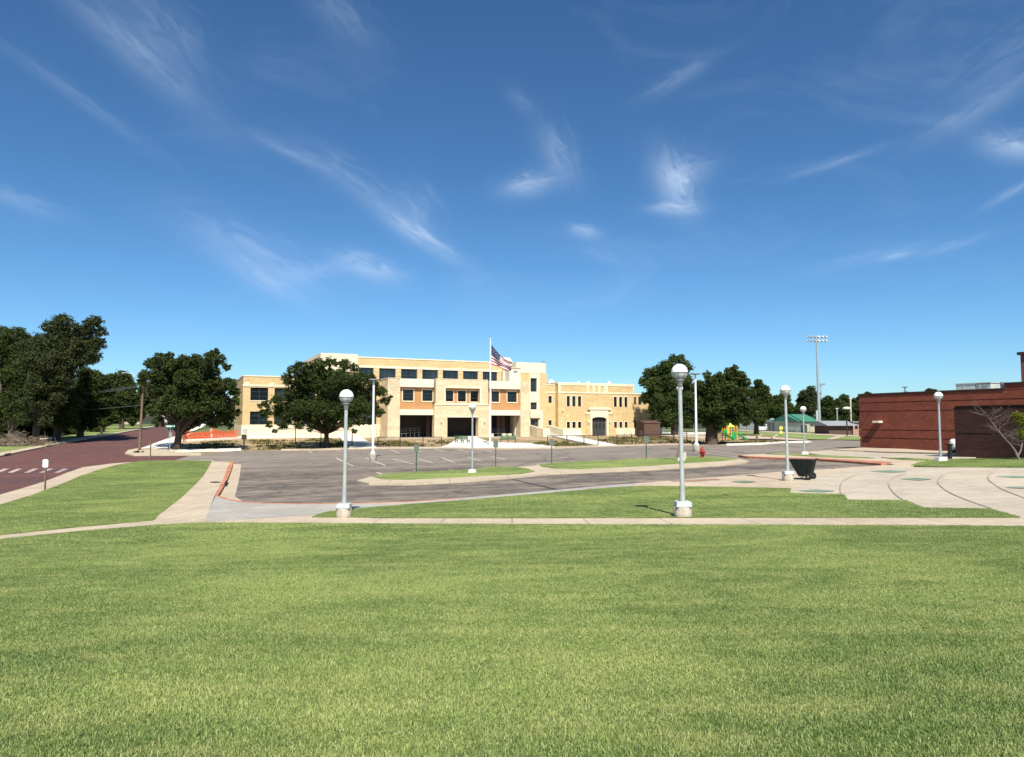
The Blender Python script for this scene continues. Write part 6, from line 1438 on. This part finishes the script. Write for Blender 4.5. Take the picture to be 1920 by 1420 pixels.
for (u, v) in ((1875, 812), (1868, 803), (1862, 795), (1856, 787), (1852, 781), (1848, 775), (1884, 822), (1872, 808), (1880, 817)):
    for _ in range(2): twig(L(u, v), Vector((rb_.uniform(-1, 1), rb_.uniform(-.7, .7), rb_.uniform(-.1, 1))).normalized(), rb_.uniform(.3, .6), .008, 3)
for (u, v) in ((1917, 828), (1915, 838), (1916, 818)):
    for _ in range(2): twig(L(u, v), Vector((rb_.uniform(-1, -.2), rb_.uniform(-.5, .5), rb_.uniform(.0, .8))).normalized(), rb_.uniform(.3, .6), .008, 3)
tg.build('twigs', M['grey_bark'], o)
bl = [(*L(1925, 790), .55, .5, .42), (*L(1912, 783), .35, .4, .28), (*L(1922, 812), .4, .4, .35), (*L(1904, 778), .2, .2, .16), (*L(1940, 800), .6, .6, .5)]
v_, val_ = leaves(bl, 4000, .07, 71, .3); leafmesh('crown', v_, val_, M['leaf_lime'], o)
# brush pile, shrubs and clumps
UNDER = [(-30, 832, 'farthest left'), (12, 824, 'behind the brush pile'), (48, 822, 'between the brush pile and the leaning elm'), (88, 820, 'right of the leaning elm'), (128, 817, 'left of the dense tree'), (170, 812, 'near the street bend')]
o = thing('brush_pile', 'heap of cut dead branches at the roadside far left', 'brush pile', gp(28, 838)); bp = MB(); RR = random.Random(8)
for _ in range(900):
    x = RR.gauss(0, 1.7); y = RR.gauss(0, .9); z = abs(RR.gauss(0, .62))*max(.2, 1-abs(x)/5); d = Vector((RR.uniform(-1, 1), RR.uniform(-1, 1), RR.uniform(-.3, .5))).normalized(); l_ = RR.uniform(.3, 1.3)
    bp.tube([(x, y, z), Vector((x, y, z))+d*l_*.5+Vector((0, 0, RR.uniform(-.05, .1))), Vector((x, y, z))+d*l_], [.022, .016, .006], 4, caps=False)
bp.tube([(-.2, -.9, .5), (.4, -1.0, .3), (1.1, -1.1, .05)], [.05, .045, .03], 6)
bp.build('branches', M['dead_wood'], o)
v_, val_ = leaves([(0, 0, .5, 3.0, 1.3, .7), (-1.8, 0, .4, 1.8, 1, .55), (1.8, 0, .35, 1.5, 1, .5)], 4200, .13, 72, .3); leafmesh('dead_leaves', v_, val_, mat('dead_leaf', (.14, .09, .05), .9, .3, 3), o)
def shrub(u, v, bl, n, leaf, lm, label, group=None, seed=1):
    p = gp(u, v); o = thing('shrub', label, 'shrub', p, 0, group); k = p.y/F
    bb_ = [((a-u)*k, RB.uniform(-.3, .3), (v-b_)*k, r_*k, r_*k, r_*k*.8) for a, b_, r_ in bl]
    v2, val2 = leaves(bb_, n, leaf, seed, .35); leafmesh('foliage', v2, val2, M[lm], o)
    q_ = MB(); 
    for b_ in bb_: q_.tube([(0, 0, 0), (b_[0]*.6, b_[1], b_[2]*.6), b_[:3]], [.03, .02, .008], 4, caps=False)
    q_.build('stem', M['bark'], o)
shrub(258.5, 851, [(253, 849.5, 3), (259, 848.5, 3.6), (265, 849.5, 3)], 900, .16, 'leaf_mid', 'green grass clump at the foot of the utility pole', seed=90)
for i, (u, v, r_, s_) in enumerate([(716, 838.5, 2.2, 'left end'), (765, 838.5, 1.8, 'middle'), (790, 838, 2, 'right part')]):
    shrub(u, v, [(u-3, v-1.2, r_), (u+3, v-1, r_)], 260, .14, 'leaf_mid', 'tiny shrub in the bed behind the left rail fence, at its %s' % s_, 'tiny shrubs behind the left rail fence', 91+i)
for i, (u, v, r_, s_) in enumerate([(1012, 836.5, 2, 'farthest left'), (1048, 837, 2.2, 'second from the left'), (1070, 836, 2, 'third from the left'), (1100, 836.5, 1.8, 'nearest the diagonal walk')]):
    shrub(u, v, [(u-4, v-1.2, r_), (u+3, v-1, r_)], 260, .14, 'leaf_mid', 'tiny shrub in the bed right of the plaza, %s' % s_, 'tiny shrubs right of the plaza', 101+i)
for i, (u, v, s_) in enumerate([(1165, 811.5, 'left'), (1183, 811.5, 'right')]):
    shrub(u, v, [(u, v-2.2, 2.6), (u+2, v-4, 2)], 300, .16, 'leaf_grey', 'small %s shrub at the foot of the school wing' % s_, 'shrubs at the school wing', 111+i)
shrub(1077, 812.5, [(1077, 809, 1.8), (1077, 811, 1.5)], 160, .12, 'leaf_mid', 'tiny shrub behind the ramp handrail', seed=115)

for i, (u, v, wh) in enumerate(UNDER):
    shrub(u, v, [(u-18, v-9, 10), (u, v-12, 13), (u+16, v-8, 10), (u-6, v-22, 11), (u+12, v-24, 11), (u+24, v-16, 8)], 7000, .22, 'leaf', 'dark undergrowth bush %s' % wh, seed=140+i)

# weeds and tufts scattered over the dirt yard
WR = np.random.default_rng(77); WV = []; WA = []
for poly, n, h in (([(832, 839.5), (840, 834), (858, 828), (700, 828), (708, 839)], 1500, .16), ([(1003, 838), (1000, 833), (1040, 828), (1110, 835), (1120, 838.5), (1045, 840)], 2600, .2),
                   ([(1160, 836), (1120, 828), (1150, 820), (1230, 820), (1320, 830), (1300, 834)], 2600, .2), ([(440, 843), (452, 826), (640, 823), (655, 842)], 2200, .16), ([(345, 843), (345, 832), (450, 826), (440, 843)], 900, .15),
                   ([(1340, 834), (1350, 829), (1460, 827), (1460, 831), (1400, 834)], 900, .15)):
    q = [gp(*p) for p in poly]; xs = [p.x for p in q]; ys = [p.y for p in q]; pl = [(p.x, p.y) for p in q]
    cx = WR.uniform(min(xs), max(xs), n*3); cy = WR.uniform(min(ys), max(ys), n*3); k = inside(cx, cy, pl); cx, cy = cx[k][:n//2], cy[k][:n//2]
    keepn = (np.sin(cx*.9+cy*.4)+np.sin(cy*1.3-cx*.35)+WR.normal(size=len(cx))*.5) > .45; cx, cy = cx[keepn], cy[keepn]
    for x, y in zip(cx, cy):
        z = gz(x, y)-.04; v0 = WR.random()
        for _ in range(6):
            a = WR.uniform(0, 6.28); l_ = h*WR.uniform(.5, 1.3); bx, by = x+WR.normal()*.14, y+WR.normal()*.14; dx, dy = math.cos(a)*.05, math.sin(a)*.05
            WV += [(bx-dx, by-dy, z), (bx+dx, by+dy, z), (bx+dy*1.5+dx, by-dx*1.5+dy, z+l_), (bx+dy*1.5-dx*.5, by-dx*1.5-dy*.5, z+l_*1.1)]; WA += [v0]*4
wo2 = leafmesh('weeds', np.array(WV), np.array(WA), leafmat('weed_leaf', (.075, .08, .03), (.26, .22, .09)), None)
tag(wo2, 'scattered weeds and tufts on the dirt in front of the school', 'weeds', kind='stuff')
